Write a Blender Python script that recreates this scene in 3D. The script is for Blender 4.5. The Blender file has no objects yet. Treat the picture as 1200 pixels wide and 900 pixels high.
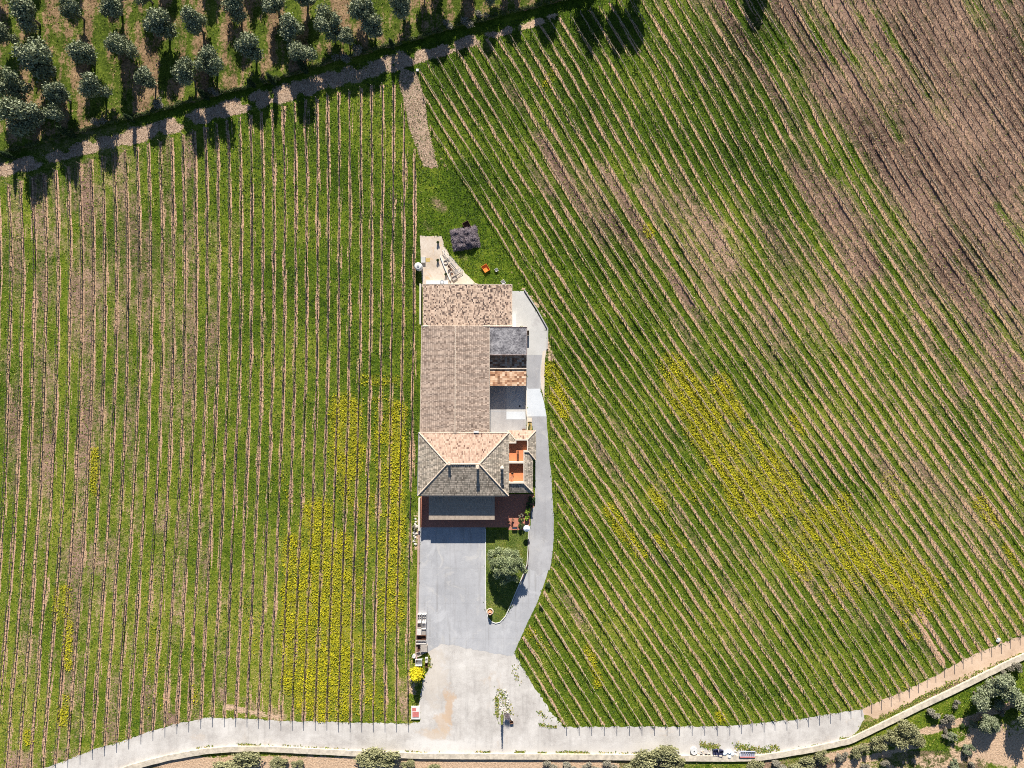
import bpy, math, random
import numpy as np
from mathutils import Vector
R = math.radians
random.seed(7); RNG = np.random.default_rng(11)
S = 0.18          # metres on the ground per photo pixel (1200 x 900)
H = 144.0         # height the aircraft camera flies at
SC = bpy.context.scene
COL = SC.collection

def W(px, py, z=0.0):
    """surveyed point: where (px,py) of the aerial survey lies at height z above ground"""
    k = S * (H - z) / H
    return Vector(((px - 600) * k, (450 - py) * k, z))

# ------------------------------------------------------------------ materials
def mat(name):
    m = bpy.data.materials.new(name); m.use_nodes = True
    nt = m.node_tree; b = nt.nodes['Principled BSDF']
    b.inputs['Roughness'].default_value = 0.85
    b.inputs['Specular IOR Level'].default_value = 0.25
    return m, nt, b

class N:
    """small node-graph helper"""
    def __init__(s, nt): s.nt = nt; s.L = nt.links
    def n(s, t, **kw):
        x = s.nt.nodes.new(t)
        for k, v in kw.items(): setattr(x, k, v)
        return x
    def link(s, a, b): s.L.new(a, b)
    def put(s, sock, v):
        if hasattr(v, 'is_output') or isinstance(v, bpy.types.NodeSocket): s.L.new(v, sock)
        else: sock.default_value = v
    def math(s, op, a, b=0.0, c=None, clamp=False):
        x = s.n('ShaderNodeMath', operation=op, use_clamp=clamp)
        s.put(x.inputs[0], a); s.put(x.inputs[1], b)
        if c is not None: s.put(x.inputs[2], c)
        return x.outputs[0]
    def vmath(s, op, a, b=None):
        x = s.n('ShaderNodeVectorMath', operation=op)
        s.put(x.inputs[0], a)
        if b is not None: s.put(x.inputs[1], b)
        return x.outputs[0]
    def coord(s, kind='Object'):
        return s.n('ShaderNodeTexCoord').outputs[kind]
    def attr(s, name):
        return s.n('ShaderNodeAttribute', attribute_name=name)
    def noise(s, vec, scale, detail=4, rough=0.6, dist=0.0):
        x = s.n('ShaderNodeTexNoise')
        if vec is not None: s.L.new(vec, x.inputs['Vector'])
        x.inputs['Scale'].default_value = scale; x.inputs['Detail'].default_value = detail
        x.inputs['Roughness'].default_value = rough; x.inputs['Distortion'].default_value = dist
        return x.outputs['Fac']
    def ramp(s, fac, stops):
        x = s.n('ShaderNodeValToRGB'); cr = x.color_ramp
        s.put(x.inputs[0], fac)
        while len(cr.elements) < len(stops): cr.elements.new(0.5)
        for e, (p, c) in zip(cr.elements, stops):
            e.position = p; e.color = (c[0], c[1], c[2], 1) if not isinstance(c, (int, float)) else (c, c, c, 1)
        return x.outputs[0]
    def mix(s, fac, a, b, mode='MIX'):
        x = s.n('ShaderNodeMix', data_type='RGBA', blend_type=mode)
        s.put(x.inputs[0], fac)
        for i, v in ((6, a), (7, b)):
            if isinstance(v, tuple): x.inputs[i].default_value = (v[0], v[1], v[2], 1)
            else: s.L.new(v, x.inputs[i])
        return x.outputs[2]
    def step(s, v, lo, hi):
        x = s.n('ShaderNodeMapRange', interpolation_type='SMOOTHSTEP')
        s.put(x.inputs[0], v); s.put(x.inputs[1], lo); s.put(x.inputs[2], hi)
        return x.outputs[0]
    def bump(s, b, h, strength=0.5, dist=0.1):
        x = s.n('ShaderNodeBump'); x.inputs['Strength'].default_value = strength
        x.inputs['Distance'].default_value = dist
        s.L.new(h, x.inputs['Height']); s.L.new(x.outputs[0], b.inputs['Normal'])

def simple(name, c, var=0.15, scale=3.0, rough=0.85, bump=0.0, metal=0.0):
    m, nt, b = mat(name); g = N(nt); co = g.coord()
    f = g.noise(co, scale, 5, 0.65)
    lo = tuple(max(0, x * (1 - var)) for x in c); hi = tuple(min(0.95, x * (1 + var)) for x in c)
    g.link(g.ramp(f, [(0.3, lo), (0.7, hi)]), b.inputs['Base Color'])
    b.inputs['Roughness'].default_value = rough; b.inputs['Metallic'].default_value = metal
    if bump: g.bump(b, f, bump, 0.05)
    return m

def leafmat(name, stops, attr=True):
    m, nt, b = mat(name); g = N(nt)
    a = g.attr('tone').outputs['Fac']
    g.link(g.ramp(a, stops), b.inputs['Base Color'])
    b.inputs['Roughness'].default_value = 0.7
    return m

def ground_material():
    m, nt, b = mat('ground_cover'); g = N(nt); co = g.coord()
    u = g.attr('row_u').outputs['Fac']; field = g.attr('field').outputs['Fac']
    dry = g.attr('dry').outputs['Fac']; bare = g.attr('bare').outputs['Fac']
    tan = g.attr('tan').outputs['Fac']; flo = g.attr('flower').outputs['Fac']
    fine = g.noise(co, 2.6, 6, 0.75); med = g.noise(co, 0.55, 5, 0.65); big = g.noise(co, 0.05, 3, 0.5)
    fine2 = g.noise(co, 6.5, 3, 0.8)
    # grass
    lush_dim = g.attr('lush_dim').outputs['Fac']  # lush growth, plus vignette darkening painted into the tone
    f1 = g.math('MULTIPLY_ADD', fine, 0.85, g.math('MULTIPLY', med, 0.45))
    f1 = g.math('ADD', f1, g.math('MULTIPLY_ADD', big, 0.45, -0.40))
    f1 = g.math('SUBTRACT', f1, g.math('MULTIPLY', lush_dim, 0.13))
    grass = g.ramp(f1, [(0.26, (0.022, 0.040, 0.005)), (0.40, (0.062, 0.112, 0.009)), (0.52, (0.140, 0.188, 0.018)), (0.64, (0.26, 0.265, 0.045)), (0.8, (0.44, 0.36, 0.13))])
    drygr = g.ramp(f1, [(0.26, (0.045, 0.030, 0.024)), (0.40, (0.155, 0.100, 0.075)), (0.54, (0.32, 0.21, 0.155)), (0.70, (0.52, 0.35, 0.26))])
    soil = g.ramp(g.math('MULTIPLY_ADD', fine, 0.8, g.math('MULTIPLY', fine2, 0.35)), [(0.36, (0.10, 0.055, 0.04)), (0.50, (0.34, 0.205, 0.135)), (0.60, (0.58, 0.375, 0.25)), (0.76, (0.74, 0.54, 0.39))])
    grass = g.mix(g.math('MULTIPLY', g.step(g.math('ADD', flo, g.math('MULTIPLY_ADD', fine, 0.8, -0.4)), 0.15, 0.85), 0.55), grass, (0.33, 0.30, 0.025))
    # each lane between two rows is mown or ploughed on its own
    lane = g.n('ShaderNodeTexWhiteNoise', noise_dimensions='1D')
    g.put(lane.inputs['W'], g.math('FLOOR', u))
    lane_r = lane.outputs['Value']
    dd = g.math('ADD', dry, g.math('MULTIPLY_ADD', med, 0.8, -0.40))
    lc = g.n('ShaderNodeCombineXYZ'); spl = g.n('ShaderNodeSeparateXYZ'); g.link(co, spl.inputs[0])
    g.put(lc.inputs[0], g.math('MULTIPLY', g.math('FLOOR', u), 7.3)); g.put(lc.inputs[1], g.math('MULTIPLY', spl.outputs[1], 0.035))
    lane_n = g.noise(lc.outputs[0], 1.0, 2, 0.5)
    wc = g.n('ShaderNodeCombineXYZ'); g.put(wc.inputs[0], g.math('MULTIPLY', u, 2.6)); g.put(wc.inputs[1], g.math('MULTIPLY', spl.outputs[1], 0.12))
    wheel = g.noise(wc.outputs[0], 1.0, 3, 0.6)
    dd = g.math('ADD', dd, g.math('MULTIPLY', field, g.math('MULTIPLY_ADD', lane_r, 0.5, -0.25)))
    dd = g.math('ADD', dd, g.math('MULTIPLY', field, g.math('MULTIPLY_ADD', lane_n, 1.2, -0.6)))
    dd = g.math('ADD', dd, g.math('MULTIPLY', field, g.math('MULTIPLY_ADD', wheel, 0.8, -0.4)))
    dd = g.math('ADD', dd, g.math('MULTIPLY_ADD', fine, 0.8, -0.4))
    dmask = g.step(dd, 0.25, 0.85)
    base = g.mix(dmask, grass, drygr)
    # bare strip under the vines
    fr = g.math('SUBTRACT', u, g.math('ROUND', u))
    d = g.math('MULTIPLY', g.math('ABSOLUTE', fr), 2.35)
    st = g.n('ShaderNodeCombineXYZ')
    g.put(st.inputs[0], g.math('MULTIPLY', u, 5.0)); sp = g.n('ShaderNodeSeparateXYZ'); g.link(co, sp.inputs[0])
    g.put(st.inputs[1], g.math('MULTIPLY', sp.outputs[1], 0.10))
    along = g.noise(st.outputs[0], 1.0, 3, 0.6)
    wd = g.math('MULTIPLY_ADD', along, 2.8, -1.20)
    wd = g.math('ADD', wd, g.math('MULTIPLY', bare, 0.45))
    wd = g.math('ADD', wd, g.math('MULTIPLY_ADD', fine, 0.9, -0.45))
    strip = g.math('SUBTRACT', 1.0, g.step(d, g.math('SUBTRACT', wd, 0.10), g.math('ADD', wd, 0.10)))
    strip = g.math('MULTIPLY', strip, g.step(field, 0.45, 0.55))
    c = g.mix(g.math('MULTIPLY', strip, g.math('MULTIPLY_ADD', dmask, -0.45, 1.0)), base, soil)
    c = g.mix(g.math('MULTIPLY', g.step(g.math('ADD', flo, g.math('MULTIPLY_ADD', fine2, 1.0, -0.5)), 0.3, 0.9), 0.45), c, (0.33, 0.30, 0.03))
    tn = g.math('ADD', tan, g.math('MULTIPLY_ADD', fine, 0.9, -0.45))
    tn = g.math('ADD', tn, g.math('MULTIPLY_ADD', med, 1.3, -0.65))
    tmask = g.step(tn, 0.4, 0.6)
    sandy = g.ramp(g.math('MULTIPLY_ADD', fine, 0.8, g.math('MULTIPLY', fine2, 0.35)), [(0.34, (0.22, 0.135, 0.09)), (0.50, (0.44, 0.30, 0.20)), (0.62, (0.60, 0.43, 0.30)), (0.78, (0.74, 0.56, 0.41))])
    c = g.mix(tmask, c, sandy)
    g.link(c, b.inputs['Base Color'])
    b.inputs['Roughness'].default_value = 0.95; b.inputs['Specular IOR Level'].default_value = 0.05
    g.bump(b, g.math('ADD', fine, g.math('MULTIPLY', fine2, 0.5)), 0.9, 0.22)
    return m

def sheet_material(name, stops, scale=1.2, fine=5.0, stain=None, bump=0.3, patch=None, worn=0.0, grid=0.0):
    m, nt, b = mat(name); g = N(nt); co = g.coord()
    a = g.noise(co, scale * 0.22, 4, 0.6); f = g.noise(co, fine, 4, 0.8); mm = g.noise(co, scale, 4, 0.7)
    k = g.math('MULTIPLY_ADD', a, 0.45, g.math('MULTIPLY_ADD', f, 0.3, g.math('MULTIPLY', mm, 0.25)))
    c = g.ramp(k, stops)
    if worn:
        s1 = g.noise(g.vmath('MULTIPLY', co, (1.1, 0.09, 1)), 1.0, 4, 0.65, 0.3); s3 = g.noise(co, 0.23, 6, 0.75, 1.2)
        c = g.mix(g.math('MULTIPLY', g.step(s1, 0.50, 0.72), worn), c, (0.20, 0.19, 0.185))
        c = g.mix(g.math('MULTIPLY', g.step(s3, 0.52, 0.66), worn * .8), c, (0.60, 0.57, 0.53))
        s5 = g.noise(co, 0.9, 6, 0.8, 0.8)
        c = g.mix(g.math('MULTIPLY', g.step(s5, 0.60, 0.72), worn), c, (0.24, 0.22, 0.20))
    if grid:
        s4 = g.n('ShaderNodeSeparateXYZ'); g.link(co, s4.inputs[0])
        for q in (0, 1):
            e = g.math('ABSOLUTE', g.math('SUBTRACT', g.math('FRACT', g.math('MULTIPLY', s4.outputs[q], .27)), .5))
            c = g.mix(g.math('MULTIPLY', g.math('SUBTRACT', 1.0, g.step(e, 0.008, 0.03)), grid), c, (0.22, 0.21, 0.20))
    if stain:
        sc, th, colr = stain
        s2 = g.noise(co, sc, 5, 0.7, 0.6)
        c = g.mix(g.step(s2, th, th + 0.14), c, colr)
    if patch:
        wn_ = g.n('ShaderNodeTexNoise'); g.link(co, wn_.inputs['Vector']); wn_.inputs['Scale'].default_value = .38; wn_.inputs['Detail'].default_value = 4; warp = wn_.outputs['Color']
        # worn wheel tracks / washed soil at a fixed place: (x,y,rx,ry,colour)
        for (x, y, rx, ry, colr, amt) in patch:
            v = g.vmath('SUBTRACT', g.vmath('ADD', co, g.vmath('MULTIPLY', g.vmath('SUBTRACT', warp, (.5, .5, .5)), (4.5, 4.5, 0))), (x, y, 0)); v = g.vmath('DIVIDE', v, (rx, ry, 1e6))
            ln = g.n('ShaderNodeVectorMath', operation='LENGTH'); g.link(v, ln.inputs[0])
            k2 = g.math('ADD', ln.outputs['Value'], g.math('MULTIPLY_ADD', mm, 2.2, -1.1))
            k2 = g.math('MULTIPLY', g.math('SUBTRACT', 1.0, g.step(k2, 0.5, 1.2)), amt)
            c = g.mix(k2, c, colr)
    g.link(c, b.inputs['Base Color']); g.bump(b, f, bump, 0.04)
    b.inputs['Roughness'].default_value = 0.9; b.inputs['Specular IOR Level'].default_value = 0.1
    return m

def tile_material(name, stops, weather, wamt=0.5, tw=0.24, th=0.40, line=0.5):
    """clay roof tiles; UV in metres, v runs down the slope"""
    m, nt, b = mat(name); g = N(nt)
    uv = g.coord('UV'); co = g.coord()
    sp = g.n('ShaderNodeSeparateXYZ'); g.link(uv, sp.inputs[0])
    cu = g.math('FLOOR', g.math('DIVIDE', sp.outputs[0], tw)); cv = g.math('FLOOR', g.math('DIVIDE', sp.outputs[1], th))
    cb = g.n('ShaderNodeCombineXYZ'); g.put(cb.inputs[0], cu); g.put(cb.inputs[1], cv)
    wn = g.n('ShaderNodeTexWhiteNoise', noise_dimensions='2D'); g.link(cb.outputs[0], wn.inputs['Vector'])
    big = g.noise(co, 0.35, 4, 0.6)
    k = g.math('MULTIPLY_ADD', wn.outputs['Value'], 0.75, g.math('MULTIPLY_ADD', big, 0.5, -0.12))
    c = g.ramp(k, stops)
    w2 = g.noise(co, 0.9, 6, 0.75, 0.5)
    c = g.mix(g.math('MULTIPLY', g.step(w2, 0.45, 0.65), wamt), c, weather)
    fv = g.math('FRACT', g.math('DIVIDE', sp.outputs[1], th))
    ln = g.math('SUBTRACT', 1.0, g.step(g.math('ABSOLUTE', g.math('SUBTRACT', fv, 0.5)), 0.30, 0.48))
    c = g.mix(g.math('MULTIPLY', g.math('SUBTRACT', 1.0, ln), line), c, (0.07, 0.055, 0.045))
    g.link(c, b.inputs['Base Color'])
    wave = g.math('SINE', g.math('MULTIPLY', sp.outputs[0], 2 * math.pi / tw))
    hgt = g.math('ADD', g.math('MULTIPLY', wave, 0.5), g.math('MULTIPLY', fv, 0.7))
    g.bump(b, hgt, 0.35, 0.05)
    return m

M = {}
def C3(r, g_, b_): return (r, g_, b_)
M['ground'] = ground_material()
M['gravel'] = sheet_material('pale_gravel', [(0.36, C3(.34, .315, .30)), (0.5, C3(.50, .475, .455)), (0.63, C3(.63, .605, .585))], 0.8, 4.5,
    stain=(0.09, 0.60, C3(.48, .40, .33)), worn=.22,
    patch=[(-13.4, -68.5, 1.3, 5.0, C3(.50, .35, .23), .7), (-14.6, -71.5, 1.8, 2.2, C3(.53, .40, .29), .6), (-16.5, -73.5, 3.2, 1.2, C3(.54, .42, .31), .5), (-14, -76.3, 9.0, 2.0, C3(.68, .66, .64), .6), (-16.5, -61, 3.0, 7.5, C3(.53, .47, .41), .5), (40, -77.5, 60, 1.6, C3(.56, .53, .50), .5)])
M['concrete'] = sheet_material('driveway_concrete', [(0.3, C3(.26, .265, .285)), (0.5, C3(.375, .38, .405)), (0.68, C3(.49, .495, .52))], 0.45, 4.2, stain=(0.13, 0.54, C3(.46, .465, .49)), bump=.15, worn=.4, grid=.12)
M['court'] = sheet_material('yard_concrete', [(0.3, C3(.26, .25, .26)), (0.5, C3(.36, .35, .36)), (0.68, C3(.46, .45, .45))], 0.8, 4.0, bump=.15, worn=.2)
M['palecon'] = sheet_material('pale_concrete', [(0.3, C3(.36, .36, .355)), (0.5, C3(.47, .465, .46)), (0.68, C3(.57, .565, .56))], 0.6, 4.0, stain=(0.25, 0.56, C3(.38, .37, .37)), bump=.15)
M['whitecon'] = sheet_material('white_screed', [(0.3, C3(.42, .45, .49)), (0.6, C3(.58, .61, .655))], 0.6, 4.0, stain=(.4,.6,C3(.45,.47,.51)), bump=.1)
M['asphalt'] = sheet_material('worn_lane', [(0.3, C3(.245, .245, .265)), (0.5, C3(.34, .34, .36)), (0.68, C3(.45, .45, .465))], 0.5, 4.5, stain=(0.12, 0.52, C3(.41, .41, .43)), bump=.2, worn=.3)
M['tantrack'] = sheet_material('sandy_track', [(0.3, C3(.36, .25, .17)), (0.5, C3(.56, .41, .30)), (0.68, C3(.70, .54, .42))], 0.8, 3.5, stain=(0.25, 0.62, C3(.28, .22, .16)))
M['earthcon'] = sheet_material('stained_yard', [(0.3, C3(.36, .28, .21)), (0.5, C3(.52, .44, .37)), (0.68, C3(.66, .60, .53))], 1.0, 3.0, stain=(0.35, 0.56, C3(.55, .36, .20)))
M['sand'] = sheet_material('pale_sand', [(0.3, C3(.40, .32, .25)), (0.5, C3(.56, .48, .40)), (0.65, C3(.68, .60, .52))], 1.2, 3.0)
M['straw'] = sheet_material('dead_cuttings', [(0.38, C3(.11, .07, .05)), (0.47, C3(.36, .23, .155)), (0.55, C3(.54, .37, .265)), (0.64, C3(.70, .53, .40))], 2.2, 3.2, bump=.9)
M['lawn'] = sheet_material('lawn_turf', [(0.3, C3(.05, .07, .018)), (0.5, C3(.11, .14, .035)), (0.68, C3(.20, .22, .07))], 1.4, 3.4, stain=(0.5, 0.60, C3(.24, .20, .10)), bump=.6)
M['terracotta'] = simple('terracotta_paving', C3(.62, .22, .10), .12, 3.0)
M['patio'] = simple('patio_tiles', C3(.44, .185, .13), .2, 2.5)
M['roof_old'] = tile_material('weathered_clay_tiles', [(0.05, C3(.14, .10, .08)), (0.35, C3(.29, .215, .172)), (0.65, C3(.40, .305, .25)), (0.95, C3(.55, .43, .35))], C3(.335, .27, .225), .5, line=.4)
M['roof_plain'] = tile_material('even_clay_tiles', [(0.05, C3(.33, .27, .22)), (0.9, C3(.46, .38, .31))], C3(.36, .30, .25), .3, line=.15)
M['roof_lichen'] = tile_material('lichen_covered_tiles', [(0.05, C3(.12, .10, .08)), (0.35, C3(.27, .23, .185)), (0.65, C3(.40, .34, .28)), (0.95, C3(.58, .49, .40))], C3(.27, .255, .215), .5, line=.5)  # same roof tiles, lichen-covered and duller, for slopes off the sun
M['roof_sun_toned'] = tile_material('sun_toned_clay_tiles', [(0.13, C3(.13, .07, .055)), (0.20, C3(.34, .22, .165)), (0.5, C3(.44, .31, .235)), (0.95, C3(.56, .42, .33))], C3(.42, .29, .23), .4, line=.22)  # sunlit copy of the roof tiles, brightness put into the colour
M['roof_speck'] = tile_material('speckled_clay_tiles', [(0.16, C3(.045, .03, .028)), (0.30, C3(.15, .10, .08)), (0.42, C3(.32, .23, .175)), (0.6, C3(.41, .30, .235)), (0.95, C3(.53, .41, .325))], C3(.25, .19, .155), .5, tw=.25, th=.34, line=.3)
M['roof_patch'] = tile_material('patchwork_clay_tiles', [(0.10, C3(.13, .06, .035)), (0.35, C3(.34, .17, .10)), (0.55, C3(.52, .32, .20)), (0.85, C3(.70, .52, .38))], C3(.40, .25, .16), .35, tw=.5, th=.42, line=.3)
M['roof_grey'] = sheet_material('grey_gritty_roof', [(0.40, C3(.10, .095, .105)), (0.5, C3(.25, .24, .255)), (0.60, C3(.46, .44, .45))], 3.0, 3.0, bump=.8)
M['mortar'] = simple('ridge_mortar', C3(.60, .50, .41), .22, 2.0)
M['plaster'] = simple('cream_plaster', C3(.58, .53, .46), .1, .6)
M['ochre'] = simple('ochre_render', C3(.45, .33, .12), .2, 2.0)
M['white'] = simple('white_paint', C3(.60, .60, .60), .12, 1.5)
M['stonewall'] = simple('lime_washed_coping', C3(.50, .445, .37), .3, 1.3, bump=.5)
M['coping'] = simple('pink_coping', C3(.42, .29, .24), .2, 2.0)
M['darkwood'] = simple('dark_timber', C3(.09, .045, .03), .3, 4.0)
M['wood'] = simple('grey_timber', C3(.40, .36, .33), .25, 5.0)
M['palewood'] = simple('bleached_pallet_wood', C3(.66, .63, .61), .2, 5.0)
M['post'] = simple('weathered_post', C3(.26, .22, .19), .3, 6.0)
M['wire'] = simple('galvanised_wire', C3(.35, .35, .36), .1, 2.0, .45, metal=.8)
M['vine_dark'] = simple('old_vine_bark', C3(.13, .095, .08), .35, 4.0)
M['vine_pale'] = simple('peeling_vine_bark', C3(.44, .345, .25), .4, 4.0)
M['trunk'] = simple('olive_bark', C3(.16, .13, .10), .3, 4.0)
M['glass'] = simple('window_glass', C3(.05, .06, .07), .1, 1.0, .12)
M['shutter'] = simple('brown_shutter', C3(.14, .07, .04), .15, 2.0)
M['metal'] = simple('grey_metal', C3(.42, .43, .46), .12, 2.0, .45, metal=.5)
M['rust'] = simple('rusty_iron', C3(.16, .09, .06), .35, 5.0)
M['rubber'] = simple('black_rubber', C3(.03, .03, .032), .2, 3.0)
M['navy'] = simple('navy_plastic', C3(.04, .045, .10), .2, 3.0, .5)
M['bluewhite'] = simple('blue_white_plastic', C3(.62, .70, .80), .15, 3.0, .5)
M['redpaint'] = simple('faded_red_paint', C3(.50, .16, .15), .2, 3.0)
M['orange'] = simple('orange_plastic', C3(.78, .25, .05), .2, 2.0, .5)
M['stone'] = simple('pale_rock', C3(.50, .47, .43), .3, 2.0, bump=.5)
M['brush'] = simple('dry_prunings', C3(.24, .20, .225), .5, 2.0)
M['pot'] = simple('terracotta_pot', C3(.46, .20, .11), .2, 3.0)
M['olive'] = leafmat('olive_leaves', [(0, C3(.10, .125, .06)), (.5, C3(.195, .225, .13)), (1, C3(.38, .41, .28))])
M['olive_garden'] = leafmat('garden_olive_leaves', [(0, C3(.10, .135, .06)), (.5, C3(.23, .275, .135)), (1, C3(.42, .46, .27))])  # lighter leaf tone for the garden tree
M['cypress'] = leafmat('cypress_needles', [(0, C3(.012, .028, .012)), (1, C3(.04, .075, .025))])
M['cypress_lime'] = leafmat('young_cypress_needles', [(0, C3(.10, .12, .03)), (1, C3(.22, .25, .06))])
M['gold'] = leafmat('golden_thuja_leaves', [(0, C3(.40, .34, .01)), (1, C3(.80, .72, .03))])
M['scrub'] = leafmat('scrub_leaves', [(0, C3(.09, .095, .045)), (.5, C3(.20, .20, .10)), (1, C3(.38, .37, .20))])
M['greyscrub'] = leafmat('grey_scrub_twigs', [(0, C3(.12, .11, .085)), (.5, C3(.22, .205, .16)), (1, C3(.36, .34, .28))])
M['greenbush'] = leafmat('green_bush_leaves', [(0, C3(.02, .045, .015)), (.5, C3(.05, .09, .03)), (1, C3(.12, .18, .05))])
M['lime'] = leafmat('lime_bush_leaves', [(0, C3(.14, .24, .02)), (1, C3(.36, .50, .06))])
M['tuft'] = leafmat('grass_blades', [(0, C3(.024, .050, .006)), (.35, C3(.072, .135, .010)), (.6, C3(.170, .225, .020)), (.8, C3(.33, .30, .075)), (1, C3(.48, .36, .20))])
M['flower'] = leafmat('mustard_flowers', [(0, C3(.22, .23, .014)), (.5, C3(.46, .43, .014)), (1, C3(.72, .64, .02))])

# ------------------------------------------------------------------ building objects
ORG = {}
def tagit(o, label=None, cat=None, group=None, kind=None):
    if label: o['label'] = label
    if cat: o['category'] = cat
    if group: o['group'] = group
    if kind: o['kind'] = kind
    return o

def thing(name, label, cat, loc, group=None):
    o = bpy.data.objects.new(name, None); COL.objects.link(o)
    o.empty_display_size = 0.3
    o.location = loc; ORG[o] = Vector(loc)
    return tagit(o, label, cat, group)

class MB:
    """collects geometry in world coordinates"""
    def __init__(s): s.v = []; s.f = []; s.uv = {}
    def face(s, pts, uv=None):
        n = len(s.v); s.v += [tuple(p) for p in pts]; s.f.append(tuple(range(n, n + len(pts))))
        if uv: s.uv[len(s.f) - 1] = uv
    def hexa(s, lo, hi):
        """lo, hi: matching bottom and top rings (counter-clockwise)"""
        n = len(s.v); k = len(lo); s.v += [tuple(p) for p in lo] + [tuple(p) for p in hi]
        s.f.append(tuple(range(n + k - 1, n - 1, -1))); s.f.append(tuple(range(n + k, n + 2 * k)))
        for i in range(k):
            j = (i + 1) % k; s.f.append((n + i, n + j, n + k + j, n + k + i))
        return s
    def box(s, x0, y0, z0, x1, y1, z1):
        return s.hexa([(x0, y0, z0), (x1, y0, z0), (x1, y1, z0), (x0, y1, z0)], [(x0, y0, z1), (x1, y0, z1), (x1, y1, z1), (x0, y1, z1)])
    def obox(s, c, ux, sx, sy, z0, z1):
        """oriented box: centre c(x,y), direction angle ux"""
        ca, sa = math.cos(ux), math.sin(ux)
        q = [(c[0] + ca * a * sx / 2 - sa * b * sy / 2, c[1] + sa * a * sx / 2 + ca * b * sy / 2) for a, b in ((-1, -1), (1, -1), (1, 1), (-1, 1))]
        return s.hexa([(x, y, z0) for x, y in q], [(x, y, z1) for x, y in q])
    def pbox(s, px0, py0, px1, py1, z0, z1):
        """box whose TOP face covers the surveyed rectangle"""
        a = W(px0, py1, z1); b = W(px1, py0, z1)
        return s.box(a.x, a.y, z0, b.x, b.y, z1)
    def gbox(s, px0, py0, px1, py1, z0, z1):
        a = W(px0, py1); b = W(px1, py0)
        return s.box(a.x, a.y, z0, b.x, b.y, z1)
    def prism(s, pts, z0, z1):
        if sum(pts[i][0] * pts[(i + 1) % len(pts)][1] - pts[(i + 1) % len(pts)][0] * pts[i][1] for i in range(len(pts))) < 0: pts = pts[::-1]
        return s.hexa([(p[0], p[1], z0) for p in pts], [(p[0], p[1], z1) for p in pts])
    def tube(s, p0, p1, r0, r1=None, n=6, cap=True):
        p0 = Vector(p0); p1 = Vector(p1); r1 = r0 if r1 is None else r1
        d = (p1 - p0).normalized(); a = d.orthogonal().normalized(); b = d.cross(a)
        lo = [p0 + (a * math.cos(t) + b * math.sin(t)) * r0 for t in (2 * math.pi * i / n for i in range(n))]
        hi = [p1 + (a * math.cos(t) + b * math.sin(t)) * r1 for t in (2 * math.pi * i / n for i in range(n))]
        return s.hexa(lo, hi)
    def lathe(s, c, prof, n=20):
        base = len(s.v)
        for r, z in prof:
            for i in range(n):
                t = 2 * math.pi * i / n; s.v.append((c[0] + r * math.cos(t), c[1] + r * math.sin(t), c[2] + z))
        for k in range(len(prof) - 1):
            for i in range(n):
                j = (i + 1) % n; a = base + k * n
                s.f.append((a + i, a + j, a + n + j, a + n + i))
        s.f.append(tuple(base + i for i in range(n))[::-1]); s.f.append(tuple(base + (len(prof) - 1) * n + i for i in range(n)))
        return s
    def torus(s, c, R0, r, n=18, m=6, axis='z'):
        base = len(s.v)
        for i in range(n):
            t = 2 * math.pi * i / n
            for j in range(m):
                q = 2 * math.pi * j / m; rr = R0 + r * math.cos(q)
                p = (rr * math.cos(t), rr * math.sin(t), r * math.sin(q))
                if axis == 'x': p = (p[2], p[0], p[1])
                s.v.append((c[0] + p[0], c[1] + p[1], c[2] + p[2]))
        for i in range(n):
            for j in range(m):
                s.f.append((base + i * m + j, base + ((i + 1) % n) * m + j, base + ((i + 1) % n) * m + (j + 1) % m, base + i * m + (j + 1) % m))
        return s
    def slab(s, pts, th=0.14, uvoff=0.0):
        """roof slope: planar polygon with thickness and UV in metres (v down the slope)"""
        pts = [Vector(p) for p in pts]
        n = Vector((0, 0, 0))
        for i in range(len(pts)): n += (pts[i] - pts[0]).cross(pts[(i + 1) % len(pts)] - pts[0])
        n.normalize()
        if n.z < 0: pts = pts[::-1]; n = -n
        dn = Vector((n.x, n.y, 0))
        dn = Vector((0, -1, 0)) if dn.length < 1e-3 else dn.normalized()
        vdir = (dn - n * dn.dot(n)).normalized(); udir = n.cross(vdir)
        uv = [(p.dot(udir) + uvoff, p.dot(vdir) + uvoff) for p in pts]
        k = len(pts); low = [p - Vector((0, 0, th)) for p in pts]
        s.face(pts, uv); s.face(low[::-1])
        for i in range(k):
            j = (i + 1) % k; s.face([low[i], low[j], pts[j], pts[i]])
        return s
    def build(s, name, m, parent=None, loc=None, smooth=False):
        o = Vector(loc) if loc is not None else (ORG[parent] if parent is not None else Vector((0, 0, 0)))
        me = bpy.data.meshes.new(name)
        me.from_pydata([(x - o.x, y - o.y, z - o.z) for x, y, z in s.v], [], s.f)
        if s.uv:
            ul = me.uv_layers.new(name='UVMap')
            for fi, uv in s.uv.items():
                p = me.polygons[fi]
                for k, li in enumerate(p.loop_indices): ul.data[li].uv = uv[k]
        if smooth:
            for p in me.polygons: p.use_smooth = True
        me.materials.append(m)
        ob = bpy.data.objects.new(name, me); COL.objects.link(ob)
        if parent is not None:
            ob.parent = parent; ORG[ob] = o
        else:
            ob.location = o; ORG[ob] = o
        return ob

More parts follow.
